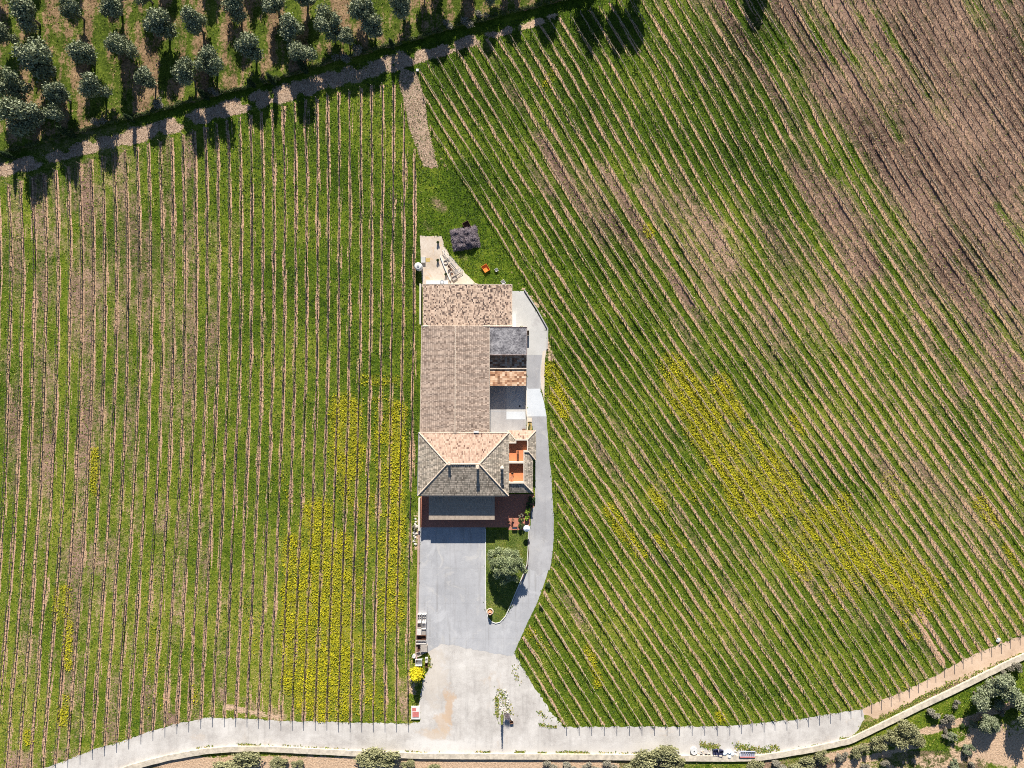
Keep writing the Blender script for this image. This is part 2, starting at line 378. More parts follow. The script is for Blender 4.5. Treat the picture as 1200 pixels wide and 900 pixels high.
def sheet(name, pts, z, m, jag=0.0, step=0.5, kind='structure', loc=(0, 0, 0), organic=True):
    """a flat paved or earth surface; its outline may be frayed"""
    P = [W(*p[:2]) for p in pts]; out = []
    for i in range(len(P)):
        a, b = P[i], P[(i + 1) % len(P)]; L = (b - a).length
        j = pts[i][2] if len(pts[i]) > 2 else jag
        k = max(1, int(L / step)) if j > 0 else 1
        nrm = Vector((-(b - a).y, (b - a).x, 0)).normalized()
        for q in range(k):
            p = a.lerp(b, q / k)
            if j > 0 and q > 0: p = p + nrm * random.uniform(-j, j)
            out.append((p.x, p.y, z))
    import bmesh
    bm = bmesh.new(); vs = [bm.verts.new(p) for p in out]; f = bm.faces.new(vs)
    bmesh.ops.triangulate(bm, faces=[f]); bmesh.ops.recalc_face_normals(bm, faces=bm.faces)
    me = bpy.data.meshes.new(name); bm.to_mesh(me); bm.free()
    if me.polygons[0].normal.z < 0: me.flip_normals()
    ul = me.uv_layers.new(name='UVMap')
    for lp in me.loops:
        co = me.vertices[lp.vertex_index].co; ul.data[lp.index].uv = (co.x, co.y)
    me.materials.append(m)
    o = bpy.data.objects.new(name, me); COL.objects.link(o)
    if kind: o['kind'] = kind
    return o

def mesh_np(name, v, f, m, tone=None, kind=None):
    """fast mesh from arrays; f is (n,3) or (n,4); tone: one value per vertex"""
    me = bpy.data.meshes.new(name)
    nv, nf, k = len(v), len(f), f.shape[1]
    me.vertices.add(nv); me.vertices.foreach_set('co', np.asarray(v, dtype=np.float32).ravel())
    me.loops.add(nf * k); me.loops.foreach_set('vertex_index', np.asarray(f, dtype=np.int32).ravel())
    me.polygons.add(nf); me.polygons.foreach_set('loop_start', np.arange(0, nf * k, k, dtype=np.int32))
    if tone is not None:
        a = me.attributes.new('tone', 'FLOAT', 'POINT'); a.data.foreach_set('value', np.asarray(tone, dtype=np.float32))
    me.update(calc_edges=True); me.validate()
    me.materials.append(m)
    return me

# ------------------------------------------------------------------ survey of the vineyard rows
def spline(ys, xs, y):
    """Catmull-Rom through (ys, xs)"""
    y = np.atleast_1d(np.asarray(y, float)); ys = np.asarray(ys, float); xs = np.asarray(xs, float)
    m = np.gradient(xs, ys); k = np.clip(np.searchsorted(ys, y) - 1, 0, len(ys) - 2)
    h = ys[k + 1] - ys[k]; t = (y - ys[k]) / h
    return ((1 + 2 * t) * (1 - t) ** 2 * xs[k] + t * (1 - t) ** 2 * h * m[k] + t * t * (3 - 2 * t) * xs[k + 1] + t * t * (t - 1) * h * m[k + 1])

LY = [40, 130, 200, 300, 430, 580, 720, 870, 960]
LI = [-8, 0, 6, 13, 20, 27, 36, 38]
LX = {0: [3, 7, 10, 14.2, 10.8, 5.8, -4.5, -19, -28], 6: [88, 91, 94, 96.7, 95.3, 88.5, 78.5, 67, 60], 13: [186, 187, 189, 191, 190, 184.2, 174.5, 164.5, 159],
      20: [280, 281, 282.5, 283, 281.2, 275, 269, 261.5, 258], 27: [371, 371.5, 372.5, 372.5, 371.7, 367, 361, 355, 353], 36: [487, 487, 486.5, 485.5, 484, 481.5, 478.5, 478.5, 478.5]}
LX[-8] = [a - (b - a) * 8 / 6 for a, b in zip(LX[0], LX[6])]; LX[38] = [a + (a - b) * 2 / 9 for a, b in zip(LX[36], LX[27])]
RY = [-80, 0, 80, 230, 380, 530, 690, 850, 930]
RT = {530: ([-14, 40, 95], [459, 1215, 1985]), 380: ([0, 10, 40, 60, 95], [555, 692, 1110, 1388, 1870]), 230: ([0, 10, 40, 60, 95], [460.5, 598, 1009, 1276, 1745]),
      80: ([10, 21, 40, 60, 95], [505, 664, 925, 1172, 1600]), 0: ([10, 21, 40, 60, 95], [457, 616, 876, 1126, 1552]), 690: ([-14, 0, 20, 40, 95], [565, 763, 1047, 1330, 2110]),
      850: ([-14, 0, 20, 40, 95], [664, 870, 1150, 1430, 2200])}
RT[-80] = (RT[0][0], [x - 40 for x in RT[0][1]]); RT[930] = (RT[850][0], [x + 50 for x in RT[850][1]])
def lin(i, xs, ys):
    i = np.asarray(i, float); r = np.interp(i, xs, ys)
    r = np.where(i < xs[0], ys[0] + (i - xs[0]) * (ys[1] - ys[0]) / (xs[1] - xs[0]), r)
    return np.where(i > xs[-1], ys[-1] + (i - xs[-1]) * (ys[-1] - ys[-2]) / (xs[-1] - xs[-2]), r)
def row_x_left(i, y): return spline(LY, [float(lin(i, LI, [LX[k][q] for k in LI])) for q in range(len(LY))], y)
def row_x_right(i, y): return spline(RY, [float(lin(i, *RT[k])) for k in RY], y)
LIDX = np.arange(-12, 40); RIDX = np.arange(-16, 98)
GYPX = np.arange(-80, 960, 2.0)
LTAB = np.array([row_x_left(i, np.clip(GYPX, 40, 960)) for i in LIDX])      # [row, y]
RTAB = np.array([row_x_right(i, np.clip(GYPX, -80, 930)) for i in RIDX])

DITCH = [(-140, 218), (-80, 205), (0, 186), (50, 172), (87, 160), (125, 150), (175, 137), (212, 127), (250, 116), (300, 105), (350, 90), (387, 77), (437, 64), (475, 54), (525, 39), (590, 22), (657, 5), (680, 0), (760, -25), (900, -66)]
FIELD_L = [(-90, 242), (0, 219), (50, 203), (100, 189), (187, 165), (245, 148), (300, 133), (380, 112), (440, 100), (466, 97), (474, 128), (484, 168), (490, 205), (491, 270), (489, 300), (491, 340), (491, 505), (488, 512), (488, 590), (487, 720), (484, 765), (480, 820), (480, 847), (392, 846), (331, 845), (290, 842), (240, 842), (200, 851), (170, 860), (140, 871), (108, 879), (80, 891), (50, 902), (0, 925), (-90, 962)]
FIELD_R = [(489, 88), (497, 118), (505, 150), (520, 190), (545, 225), (610, 333), (622, 345), (646, 385), (645, 425), (642, 470), (645, 500), (650, 550), (653, 600), (653, 640), (642, 684), (620, 732), (605, 764), (622, 795), (647, 835), (660, 851), (850, 851), (937, 843), (975, 836), (1015, 828), (1060, 810), (1100, 788), (1150, 763), (1200, 744), (1290, 702), (1290, -75), (910, -60), (740, -6), (690, 12), (600, 38), (540, 55), (505, 68)]
def inpoly(px, py, poly):
    px = np.asarray(px, float); py = np.asarray(py, float); r = np.zeros(px.shape, bool); n = len(poly)
    for i in range(n):
        x0, y0 = poly[i]; x1, y1 = poly[(i + 1) % n]
        if y0 == y1: continue
        c = ((y0 > py) != (y1 > py)) & (px < (x1 - x0) * (py - y0) / (y1 - y0) + x0); r ^= c
    return r
def caps(px, py, items):
    """soft capsules: (x0,y0,x1,y1,half width,amount)"""
    r = np.zeros(px.shape)
    for x0, y0, x1, y1, w, a in items:
        dx, dy = x1 - x0, y1 - y0; L = dx * dx + dy * dy + 1e-6
        t = np.clip(((px - x0) * dx + (py - y0) * dy) / L, 0, 1)
        d = np.hypot(px - x0 - t * dx, py - y0 - t * dy) / w
        r = np.maximum(r, a * np.clip(1.5 - d, 0, 1)) if a > 0 else r + a * np.clip(1.5 - d, 0, 1)
    return r
_lat = {}
def vnoise(px, py, sc, seed=0):
    if seed not in _lat: _lat[seed] = np.random.default_rng(seed + 99).random((256, 256))
    g = _lat[seed]; x = px / sc + 1000; y = py / sc + 1000
    xi = np.floor(x).astype(int); yi = np.floor(y).astype(int); fx = x - xi; fy = y - yi
    fx = fx * fx * (3 - 2 * fx); fy = fy * fy * (3 - 2 * fy)
    q = lambda a, b: g[(xi + a) % 256, (yi + b) % 256]
    return (q(0, 0) * (1 - fx) + q(1, 0) * fx) * (1 - fy) + (q(0, 1) * (1 - fx) + q(1, 1) * fx) * fy

DRY = [(830, 20, 1000, 220, 75, .42), (700, 190, 900, 300, 60, .3), (1010, 848, 1190, 772, 6, .6), (60, 240, 90, 430, 170, .46), (60, 250, 90, 560, 190, .34), (60, 600, 120, 800, 160, .26), (330, 250, 330, 820, 90, .12), (700, 200, 1100, 480, 120, .36), (720, 560, 1100, 640, 100, .22), (560, 100, 760, 200, 80, .25), (980, 0, 1290, 380, 150, .85), (300, 600, 330, 780, 60, .2), (720, 700, 900, 800, 60, .1), (-80, 240, -80, 500, 70, .45), (15, 220, 20, 420, 26, .45), (80, 210, 85, 400, 26, .58), (140, 230, 150, 430, 34, .36), (60, 430, 80, 540, 22, .45), (10, 500, 20, 640, 14, .3), (265, 815, 325, 838, 9, .6), (190, 838, 210, 848, 10, .6),
       (150, 500, 165, 620, 10, .5), (240, 600, 250, 760, 14, .3), (380, 200, 470, 330, 30, .12), (300, 600, 300, 800, 20, .2), (470, 800, 475, 840, 8, .6),
       (1010, -60, 1290, 260, 130, .95), (1180, 200, 1290, 480, 90, .85), (900, -40, 960, 120, 60, .72), (920, 0, 1290, 330, 170, .70), (1060, 240, 1160, 420, 60, .66), (940, 170, 1010, 290, 46, .74),
       (640, 170, 690, 235, 24, .60), (690, 215, 830, 340, 40, .60), (760, 240, 900, 330, 48, .62), (820, 200, 980, 380, 36, .55), (830, 20, 860, 60, 30, .3), (560, 90, 760, 330, 10, .35), (1000, 520, 1180, 640, 46, .42), (1200, 400, 1260, 700, 50, .5), (900, 640, 1100, 760, 30, .28),
       (820, 60, 1000, 330, 14, .55), (1180, 480, 1290, 620, 40, .6), (720, 560, 800, 680, 30, .15),
       (508, 236, 518, 244, 8, .8), (498, 262, 504, 268, 6, .8), (540, 300, 545, 303, 5, .6)]
BARE = [(1020, 500, 1200, 700, 80, .45), (1020, 320, 1200, 500, 80, .35), (660, 500, 860, 760, 70, .15), (680, 180, 880, 350, 50, .3), (20, 780, 400, 860, 26, .25), (1075, 720, 1105, 775, 5, 2.2)]
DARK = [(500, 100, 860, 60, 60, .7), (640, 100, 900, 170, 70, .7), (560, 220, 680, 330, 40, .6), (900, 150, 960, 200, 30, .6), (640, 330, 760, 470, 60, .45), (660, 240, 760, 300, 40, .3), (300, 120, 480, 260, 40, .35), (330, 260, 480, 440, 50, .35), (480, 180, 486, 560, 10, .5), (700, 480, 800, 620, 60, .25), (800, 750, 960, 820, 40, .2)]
FLOW = [(788, 430, 800, 455, 13, .85), (800, 455, 845, 530, 17, 1.0), (845, 530, 880, 585, 17, 1.0), (845, 450, 862, 485, 9, 1.0), (905, 545, 928, 582, 13, 1.0), (870, 500, 895, 540, 8, .55), (915, 590, 985, 680, 26, .45), (930, 490, 938, 505, 6, .6), (980, 580, 1000, 600, 8, .5),
        (960, 610, 1075, 690, 26, .62), (925, 650, 940, 670, 10, .8), (1000, 655, 1078, 688, 12, .9), (1060, 730, 1070, 745, 5, .8), (715, 597, 738, 630, 6, .9), (725, 618, 752, 650, 6, .8), (762, 575, 776, 592, 6, .6), (768, 630, 780, 645, 4, .6), (785, 620, 800, 640, 4, .5), (780, 560, 900, 620, 16, .3),
        (645, 435, 655, 465, 9, .75), (655, 465, 660, 485, 6, .8), (758, 266, 762, 275, 4, 1.0), (1150, 590, 1165, 610, 8, .6), (1180, 640, 1190, 660, 5, .5), (1040, 560, 1050, 580, 8, .4), (730, 470, 740, 480, 4, .3),
        (405, 480, 410, 545, 14, .85), (400, 545, 420, 600, 14, .4), (466, 480, 462, 720, 8, .95), (450, 470, 450, 570, 10, .5), (455, 610, 452, 730, 12, .45), (432, 560, 430, 640, 10, .4), (425, 445, 470, 445, 6, .45),
        (345, 640, 342, 800, 10, .95), (358, 650, 356, 820, 10, 1.0), (372, 600, 380, 830, 14, .85), (398, 640, 400, 835, 14, .70), (420, 660, 415, 835, 9, .45), (430, 740, 435, 840, 8, .45), (455, 730, 450, 760, 7, .4), (330, 560, 345, 640, 8, .3), (440, 770, 445, 835, 8, .3),
        (78, 690, 80, 780, 5, .7), (76, 820, 74, 845, 6, .9), (68, 690, 66, 730, 4, .6), (32, 860, 34, 868, 4, .8), (110, 530, 112, 575, 5, .6), (225, 800, 230, 820, 6, .3), (180, 690, 180, 830, 10, .22), (290, 700, 300, 760, 10, .25), (640, 100, 648, 85, 5, .5),
        (940, 785, 1060, 800, 6, .2), (690, 760, 700, 800, 5, .6), (843, 838, 848, 845, 4, .8), (620, 740, 640, 760, 5, .5)]
FLOWS = [(a, b, c, d, w * 1.3, m * 1.12) for a, b, c, d, w, m in FLOW]
TAN = [(-140, 218, 0, 200, 9, .62), (0, 200, 150, 161, 9, .62), (150, 161, 300, 118, 10, .64), (300, 118, 470, 71, 11, .68), (470, 73, 560, 46, 7, .7), (560, 46, 660, 17, 5, .6), (262, 828, 325, 840, 5, .6), (240, 812, 262, 838, 2, .5), (190, 892, 700, 893, 7, .75), (1120, 880, 1200, 850, 14, .55),
       (190, 899, 330, 897, 5, .8), (330, 899, 560, 897, 7, .9), (560, 897, 720, 899, 6, .95), (200, 930, 760, 930, 26, .62), (960, 890, 1130, 845, 5, .8), (1130, 845, 1260, 800, 5, .85), (980, 898, 1080, 872, 4, .8), (1150, 870, 1260, 900, 26, .75), (1075, 895, 1140, 888, 12, .5), (1000, 915, 1290, 950, 30, .6),
       (1030, 822, 1200, 752, 7, .3), (488, 600, 488, 645, 4, .5), (488, 278, 490, 330, 3, .3), (484, 792, 484, 812, 5, .6), (641, 400, 644, 420, 5, .6), (612, 338, 640, 370, 3, .6)]

RAISE = 0.95
def ditch_y(px): return np.interp(px, [p[0] for p in DITCH], [p[1] for p in DITCH])

def flowerness(px, py): return caps(px, py, FLOWS) * (.30 + .95 * vnoise(px, py, 15, 25) + .35 * vnoise(px, py, 6, 26))
def build_ground():
    st = 0.75
    xs = np.arange(-140, 140.01, st); ys = np.arange(-100, 100.01, st); nx, ny = len(xs), len(ys)
    X, Y = np.meshgrid(xs, ys); v = np.zeros((nx * ny, 3)); v[:, 0] = X.ravel(); v[:, 1] = Y.ravel()
    px = 600 + v[:, 0] / S; py = 450 - v[:, 1] / S
    i0 = (np.arange(ny - 1)[:, None] * nx + np.arange(nx - 1)[None, :]).ravel()
    f = np.stack([i0, i0 + 1, i0 + nx + 1, i0 + nx], 1)
    me = mesh_np('field_ground', v, f, M['ground'])
    L = inpoly(px, py, FIELD_L); Rr = inpoly(px, py, FIELD_R)
    u = rowcoord(px, py)
    A = {'row_u': u, 'field': (L | Rr).astype(float), 'dry': dryness(px, py, L | Rr), 'bare': caps(px, py, BARE) + np.where(Rr, -.20, .16), 'tan': tanness(px, py), 'flower': flowerness(px, py), 'lush_dim': lush_dimness(px, py)}
    for k, a in A.items():
        at = me.attributes.new(k, 'FLOAT', 'POINT'); at.data.foreach_set('value', a.astype(np.float32))
    o = bpy.data.objects.new('field_ground', me); COL.objects.link(o); o['kind'] = 'structure'
VIGNETTE = [(1050, -40, 1290, 230, 110, .30), (880, -40, 1000, 140, 60, .45), (560, 60, 880, 40, 70, .5), (980, 250, 1290, 420, 70, .3)]  # vignette darkening towards the top, painted into the ground colour
def lush_dimness(px, py):
    return np.maximum(caps(px, py, DARK), caps(px, py, VIGNETTE)) - np.where(px < 600, .45, .10) * np.clip((py - 430) / 300, 0, 1)
def tanness(px, py):
    t = caps(px, py, TAN); return np.where(py < 240, t * (.35 + 1.15 * vnoise(px, py, 11, 51)), t)
def dryness(px, py, infield=None):
    d = caps(px, py, DRY) - .06 + 0.30 * (vnoise(px, py, 55, 1) - .5) + 0.2 * (vnoise(px, py, 22, 2) - .5) - 0.35 * caps(px, py, DARK)
    out = (py > 880 - 0.0 * px)
    return np.where(out, 0.42 + 0.7 * (vnoise(px, py, 30, 5) - .5), d)
def rowcoord(px, py):
    u = np.zeros(px.shape); left = px < np.interp(py, [80, 200, 300, 900], [486, 505, 545, 560])
    order = np.clip(((py + 80) / 2).astype(int), 0, len(GYPX) - 1)
    for k in np.unique(order):
        s = order == k
        a = s & left; u[a] = np.interp(px[a], LTAB[:, k], LIDX)
        a = s & ~left; u[a] = np.interp(px[a], RTAB[:, k], RIDX)
    return u
build_ground()

# orchard terrace, a step above the vineyard
def orchard_material():
    m, nt, b = mat('orchard_floor'); g = N(nt); co = g.coord()
    fine = g.noise(co, 2.4, 6, 0.75); med = g.noise(co, 0.35, 5, 0.65)
    sc = g.vmath('MULTIPLY', co, (0.33, 0.055, 1)); band = g.noise(sc, 1.0, 4, 0.6)
    f1 = g.math('MULTIPLY_ADD', fine, 0.75, g.math('MULTIPLY_ADD', med, 0.5, -0.12))
    grass = g.ramp(f1, [(0.34, C3(.02, .036, .006)), (0.5, C3(.075, .11, .014)), (0.64, C3(.16, .20, .03)), (0.8, C3(.26, .27, .07))])
    earth = g.ramp(f1, [(0.34, C3(.05, .03, .02)), (0.5, C3(.20, .13, .075)), (0.64, C3(.36, .245, .145)), (0.8, C3(.48, .35, .22))])
    k = g.math('ADD', band, g.math('MULTIPLY_ADD', fine, 0.5, g.math('MULTIPLY_ADD', med, 0.6, -0.55)))
    g.link(g.mix(g.step(k, 0.46, 0.58), grass, earth), b.inputs['Base Color'])
    b.inputs['Roughness'].default_value = 0.95; b.inputs['Specular IOR Level'].default_value = 0.05
    g.bump(b, fine, 0.9, 0.2)
    return m
M['orchard'] = orchard_material()
def terrace():
    xs = np.arange(-140, 901, 4.0); yd = ditch_y(xs) - 4
    n = len(xs); mb = MB()
    top = []; foot = []; far = []
    for i, x in enumerate(xs):
        j = random.uniform(-1.2, 1.2)
        a = W(x, yd[i] + j); b = W(x, yd[i] + j + 1.0)
        top.append((a.x, a.y, RAISE + random.uniform(-.06, .06))); foot.append((b.x, b.y, -.05)); far.append((a.x, 112, RAISE))
    for i in range(n - 1):
        mb.face([foot[i], foot[i + 1], top[i + 1], top[i]]); mb.face([top[i], top[i + 1], far[i + 1], far[i]])
    o = mb.build('orchard_ground', M['orchard']); o['kind'] = 'structure'
terrace()
# land beyond the surveyed fields
land = MB(); q = 2500
land.face([(-q, -q, -.12), (q, -q, -.12), (q, q, -.12), (-q, q, -.12)])
M['farland'] = sheet_material('distant_farmland', [(0.3, C3(.06, .085, .025)), (0.5, C3(.12, .13, .045)), (0.7, C3(.26, .19, .11))], 0.06, 0.5)
land.build('land', M['farland'])['kind'] = 'structure'

# ------------------------------------------------------------------ roads and yards
ROADPOLYS = []
def road(name, pts, z, m, jag=0.0, **k):
    ROADPOLYS.append([(p[0], p[1]) for p in pts]); return sheet(name, pts, z, m, jag, **k)
road('gravel_road', [(-40, 930, .12), (0, 927, .12), (50, 901, .14), (80, 890, .14), (108, 879, .14), (140, 870, .14), (170, 859, .14), (200, 850, .14), (240, 841, .14), (290, 842, .14), (331, 845, .14), (392, 846, .14), (478, 848, .14), (492, 846, .2), (491, 828, .2), (495, 800, .25), (502, 785, .2), (502, 765, .2), (488, 758, 0), (488, 750, 0), (600, 750, .1), (604, 769, .18), (620, 795, .22), (646, 835, .22), (661, 852, .16), (850, 851, .14), (937, 843, .14), (975, 836, .12), (1011, 831, .1), (1013, 843, .15), (1003, 860, .2), (985, 868, .2), (950, 874, .1), (900, 883, .08), (860, 886, .08), (700, 885, .08), (500, 883, .08), (420, 880, .08), (340, 875, .08), (305, 873, .08), (240, 877, .08), (200, 885, .08), (150, 898, .08), (90, 918, .1), (0, 960, .1), (-40, 975, 0)], 0.012, M['gravel'])
road('sandy_track', [(1010, 831, .1), (1020, 826, .16), (1062, 809, .16), (1100, 790, .16), (1125, 775, .16), (1150, 763, .16), (1200, 744, .16), (1290, 706, .1), (1290, 729, .35), (1200, 764.5, .35), (1150, 788, .35), (1112, 803, .35), (1075, 818, .35), (1050, 832, .35), (1026, 842, .3), (1012, 838, .1)], 0.008, M['tantrack'])
road('driveway', [(492.5, 618), (569, 618), (569, 714, .02), (573, 727, .02), (580, 731, .02), (589, 727, .02), (598, 714, .02), (609, 684, .02), (619, 660, .02), (624, 650), (646, 650), (645, 660, .05), (638, 683, .05), (630, 705, .05), (617, 732, .08), (603, 764, .1), (600, 769, .2), (560, 762, .2), (540, 758, .2), (517, 754, .2), (505, 762, .2), (488, 770, .05), (488, 720)], 0.02, M['concrete'])
road('lane', [(618, 488), (640.5, 488), (641, 500, .03), (642.5, 515, .03), (644, 540, .05), (646.5, 560, .05), (647.5, 585, .05), (649, 605, .05), (649, 627, .05), (648, 643, .05), (645.5, 662, .05), (644, 668, .2), (632, 674, .3), (618, 664), (618.5, 627), (622, 615), (622, 600), (624, 596), (627, 593), (627, 540), (624, 500)], 0.028, M['asphalt'])
road('side_yard', [(600, 341), (614, 341), (641, 385), (640.5, 409), (638, 425), (637.5, 456), (617, 456), (617, 383), (600, 383)], 0.012, M['palecon'])
road('yard_patch', [(617, 416), (635.5, 416), (633.5, 427), (632.5, 440), (632.5, 456), (617, 456)], 0.02, M['asphalt'])
road('sand_edge', [(636, 412, .03), (639.5, 410), (638.5, 425), (638, 456), (638, 470), (634.5, 456, .05), (633.5, 440, .05), (634.5, 427, .05)], 0.028, M['sand'])
road('white_ramp', [(616.5, 452), (619, 455.5), (633, 455.5), (637.5, 471), (640.5, 488), (617.5, 488)], 0.036, M['whitecon'])
road('courtyard', [(573, 450), (617, 450), (617, 507), (573, 507)], 0.012, M['court'])
road('courtyard_slab', [(593.5, 450), (616, 450), (616, 491.5), (593.5, 491.5)], 0.020, M['palecon'])
road('white_screed', [(593.5, 482.3), (614.8, 482.3), (616, 491.5), (593.5, 491.5)], 0.030, M['whitecon'])
road('patio_floor', [(493, 579), (626, 579), (626, 596), (621.5, 600), (620, 621.5), (595.5, 621.5), (595.5, 618), (493, 618)], 0.024, M['patio'])
road('back_yard', [(492, 276, .05), (504, 277, .15), (517.5, 277, .05), (519.5, 283, .1), (521, 291, .1), (527, 300, .1), (536, 310, .12), (545, 322, .12), (553, 330, .1), (563, 334), (495, 336), (493.5, 310)], 0.012, M['earthcon'])
road('sand_strip', [(517.5, 289), (522, 290, .08), (527, 300, .1), (537, 311, .1), (547, 322, .1), (556, 331, .1), (563, 335), (526, 335), (516, 316), (516, 300)], 0.02, M['sand'])
road('garden_lawn', [(569.5, 621), (619, 621), (617.5, 660), (607, 684), (596, 713), (589, 724), (580, 729.5), (573, 726), (569.5, 714)], 0.035, M['lawn'])
sheet('dead_cuttings', [(470, 84, .2), (486, 88, .2), (492, 98, .2), (498, 120, .2), (500, 148, .2), (505, 170, .2), (512, 193, .2), (506, 198, .2), (497, 193, .2), (489, 170, .3), (481, 150, .2), (476, 118, .2), (471, 98, .2)], 0.02, M['straw'], kind='structure')
# yard wear: painted joints, drain
sheet('kerb_joint', [(574, 506), (574.6, 482), (593, 482), (593, 482.6), (575.4, 482.6), (574.8, 506)], 0.034, M['concrete'])

def path_strip(mb, pts, w, z0, z1, off=0.0, closed=False):
    P = [W(x, y) for x, y in pts]; n = len(P); lo = []; hi = []
    sides = []
    for i, p in enumerate(P):
        a = P[i - 1] if i > 0 else P[i]; b = P[i + 1] if i < n - 1 else P[i]
        d = (b - a); d.z = 0; d.normalize(); nn = Vector((-d.y, d.x, 0))
        sides.append((p + nn * (off - w / 2), p + nn * (off + w / 2)))
    for i in range(n - 1):
        a, b = sides[i]; c, d = sides[i + 1]
        lo = [(a.x, a.y, z0), (c.x, c.y, z0), (d.x, d.y, z0), (b.x, b.y, z0)]; hi = [(x, y, z1) for x, y, _ in lo]
        k = len(mb.v); mb.v += lo + hi
        mb.f += [(k + 4, k + 5, k + 6, k + 7), (k, k + 1, k + 5, k + 4), (k + 2, k + 3, k + 7, k + 6)]
        if i == 0: mb.f.append((k + 3, k, k + 4, k + 7))
        if i == n - 2: mb.f.append((k + 1, k + 2, k + 6, k + 5))
    return mb
def dense(pts, step=6.0):
    out = []
    ys = np.array(pts, float); d = np.r_[0, np.cumsum(np.hypot(*np.diff(ys, axis=0).T))]
    t = np.arange(0, d[-1] + .01, step)
    for k in t:
        i = min(np.searchsorted(d, k, side='right') - 1, len(pts) - 2); f = (k - d[i]) / (d[i + 1] - d[i])
        out.append((ys[i][0] + f * (ys[i + 1][0] - ys[i][0]), ys[i][1] + f * (ys[i + 1][1] - ys[i][1])))
    return out
def wall_thing(name, pts, w, h, m, label, cat='wall', jag=0, z0=-.3, step=5.0, wob=0.0):
    p = dense(pts, step) if step else pts
    if wob: p = [(x + random.uniform(-wob, wob), y + random.uniform(-wob, wob)) for x, y in p]
    mb = path_strip(MB(), p, w, z0, h)
    c = W(*pts[len(pts) // 2]); o = mb.build(name, m, None, loc=(c.x, c.y, 0)); tagit(o, label, cat); return o
WALL = [(60, 945), (110, 918), (152, 899), (176, 892.5), (200, 886.5), (240, 879.5), (270, 877), (305, 876.5), (340, 878), (420, 882), (500, 885), (600, 885.5), (700, 886), (800, 887.5), (850, 888), (885, 887.5), (905, 885), (950, 877.5), (995, 867.5), (1020, 855.5), (1050, 841), (1080, 826), (1112, 811), (1150, 792), (1175, 779.5), (1200, 768), (1290, 728)]
wall_thing('lane_wall', WALL, 1.15, 0.46, M['stonewall'], 'long low whitewashed wall following the gravel road and the sandy track along their lower side', 'wall', wob=.12, step=4.0)
wall_thing('boundary_wall', [(492, 583), (491.6, 621)], .36, 1.0, M['plaster'], 'white boundary wall beside the shaded patio at the left of the farmhouse', step=None)
wall_thing('driveway_wall', [(491, 622), (490.5, 660), (489, 720), (488, 775)], .42, .45, M['coping'], 'narrow pink-topped low wall between the driveway and the left vineyard', step=None)
wall_thing('yard_wall', [(614.5, 339.5), (629, 362), (641.8, 385), (641, 409)], .22, .32, M['court'], 'thin grey wall round the pointed end of the side yard', step=None)
wall_thing('garden_kerb', [(569, 620), (569, 700), (569.3, 713), (572, 724), (576, 728.5), (581, 730.3), (586, 729), (592, 722.5), (598, 710), (602, 700), (609, 683), (613, 673), (617.5, 661), (619, 640), (619.6, 622)], .16, .16, M['white'], 'white kerb curving round the garden lawn', 'kerb', z0=-.02, step=None)
wall_thing('garden_fence', [(619.9, 622), (619.6, 640), (618.2, 661), (613.8, 673.6), (611, 680)], .08, .75, M['darkwood'], 'low dark fence along the lane side of the garden lawn', 'fence', z0=0, step=None)
wall_thing('courtyard_wall', [(616.6, 452), (616.6, 480), (618, 491), (618, 504)], .2, .5, M['plaster'], 'thin pale wall on the lane side of the small courtyard', step=None)
wall_thing('yard_side_wall', [(494, 334), (494, 381)], .3, 2.2, M['plaster'], 'pale strip of wall on the field side of the speckled roof', step=None)

# ------------------------------------------------------------------ vine rows
ONES = 'zero first second third fourth fifth sixth seventh eighth ninth tenth eleventh twelfth thirteenth fourteenth fifteenth sixteenth seventeenth eighteenth nineteenth'.split()
TENS = {2: ('twenty', 'twentieth'), 3: ('thirty', 'thirtieth'), 4: ('forty', 'fortieth'), 5: ('fifty', 'fiftieth'), 6: ('sixty', 'sixtieth'), 7: ('seventy', 'seventieth'), 8: ('eighty', 'eightieth'), 9: ('ninety', 'ninetieth')}
def ordinal(n):
    if n < 20: return ONES[n]
    return TENS[n // 10][1] if n % 10 == 0 else TENS[n // 10][0] + '-' + ONES[n % 10]

def post_mesh(h, r, name):
    mb = MB(); mb.tube((0, 0, -.1), (0, 0, h), r, r * .85, 6); me = bpy.data.meshes.new(name)
    me.from_pydata(mb.v, [], mb.f); me.materials.append(M['post']); return me
POST = post_mesh(1.15, .05, 'trellis_post'); ENDPOST = post_mesh(1.25, .075, 'end_post')

def polyline(pts):
    P = np.array([W(x, y)[:2] for x, y in pts]); d = np.r_[0, np.cumsum(np.hypot(*np.diff(P, axis=0).T))]
    return P, d
def at(P, d, s): return np.array([np.interp(s, d, P[:, 0]), np.interp(s, d, P[:, 1])])

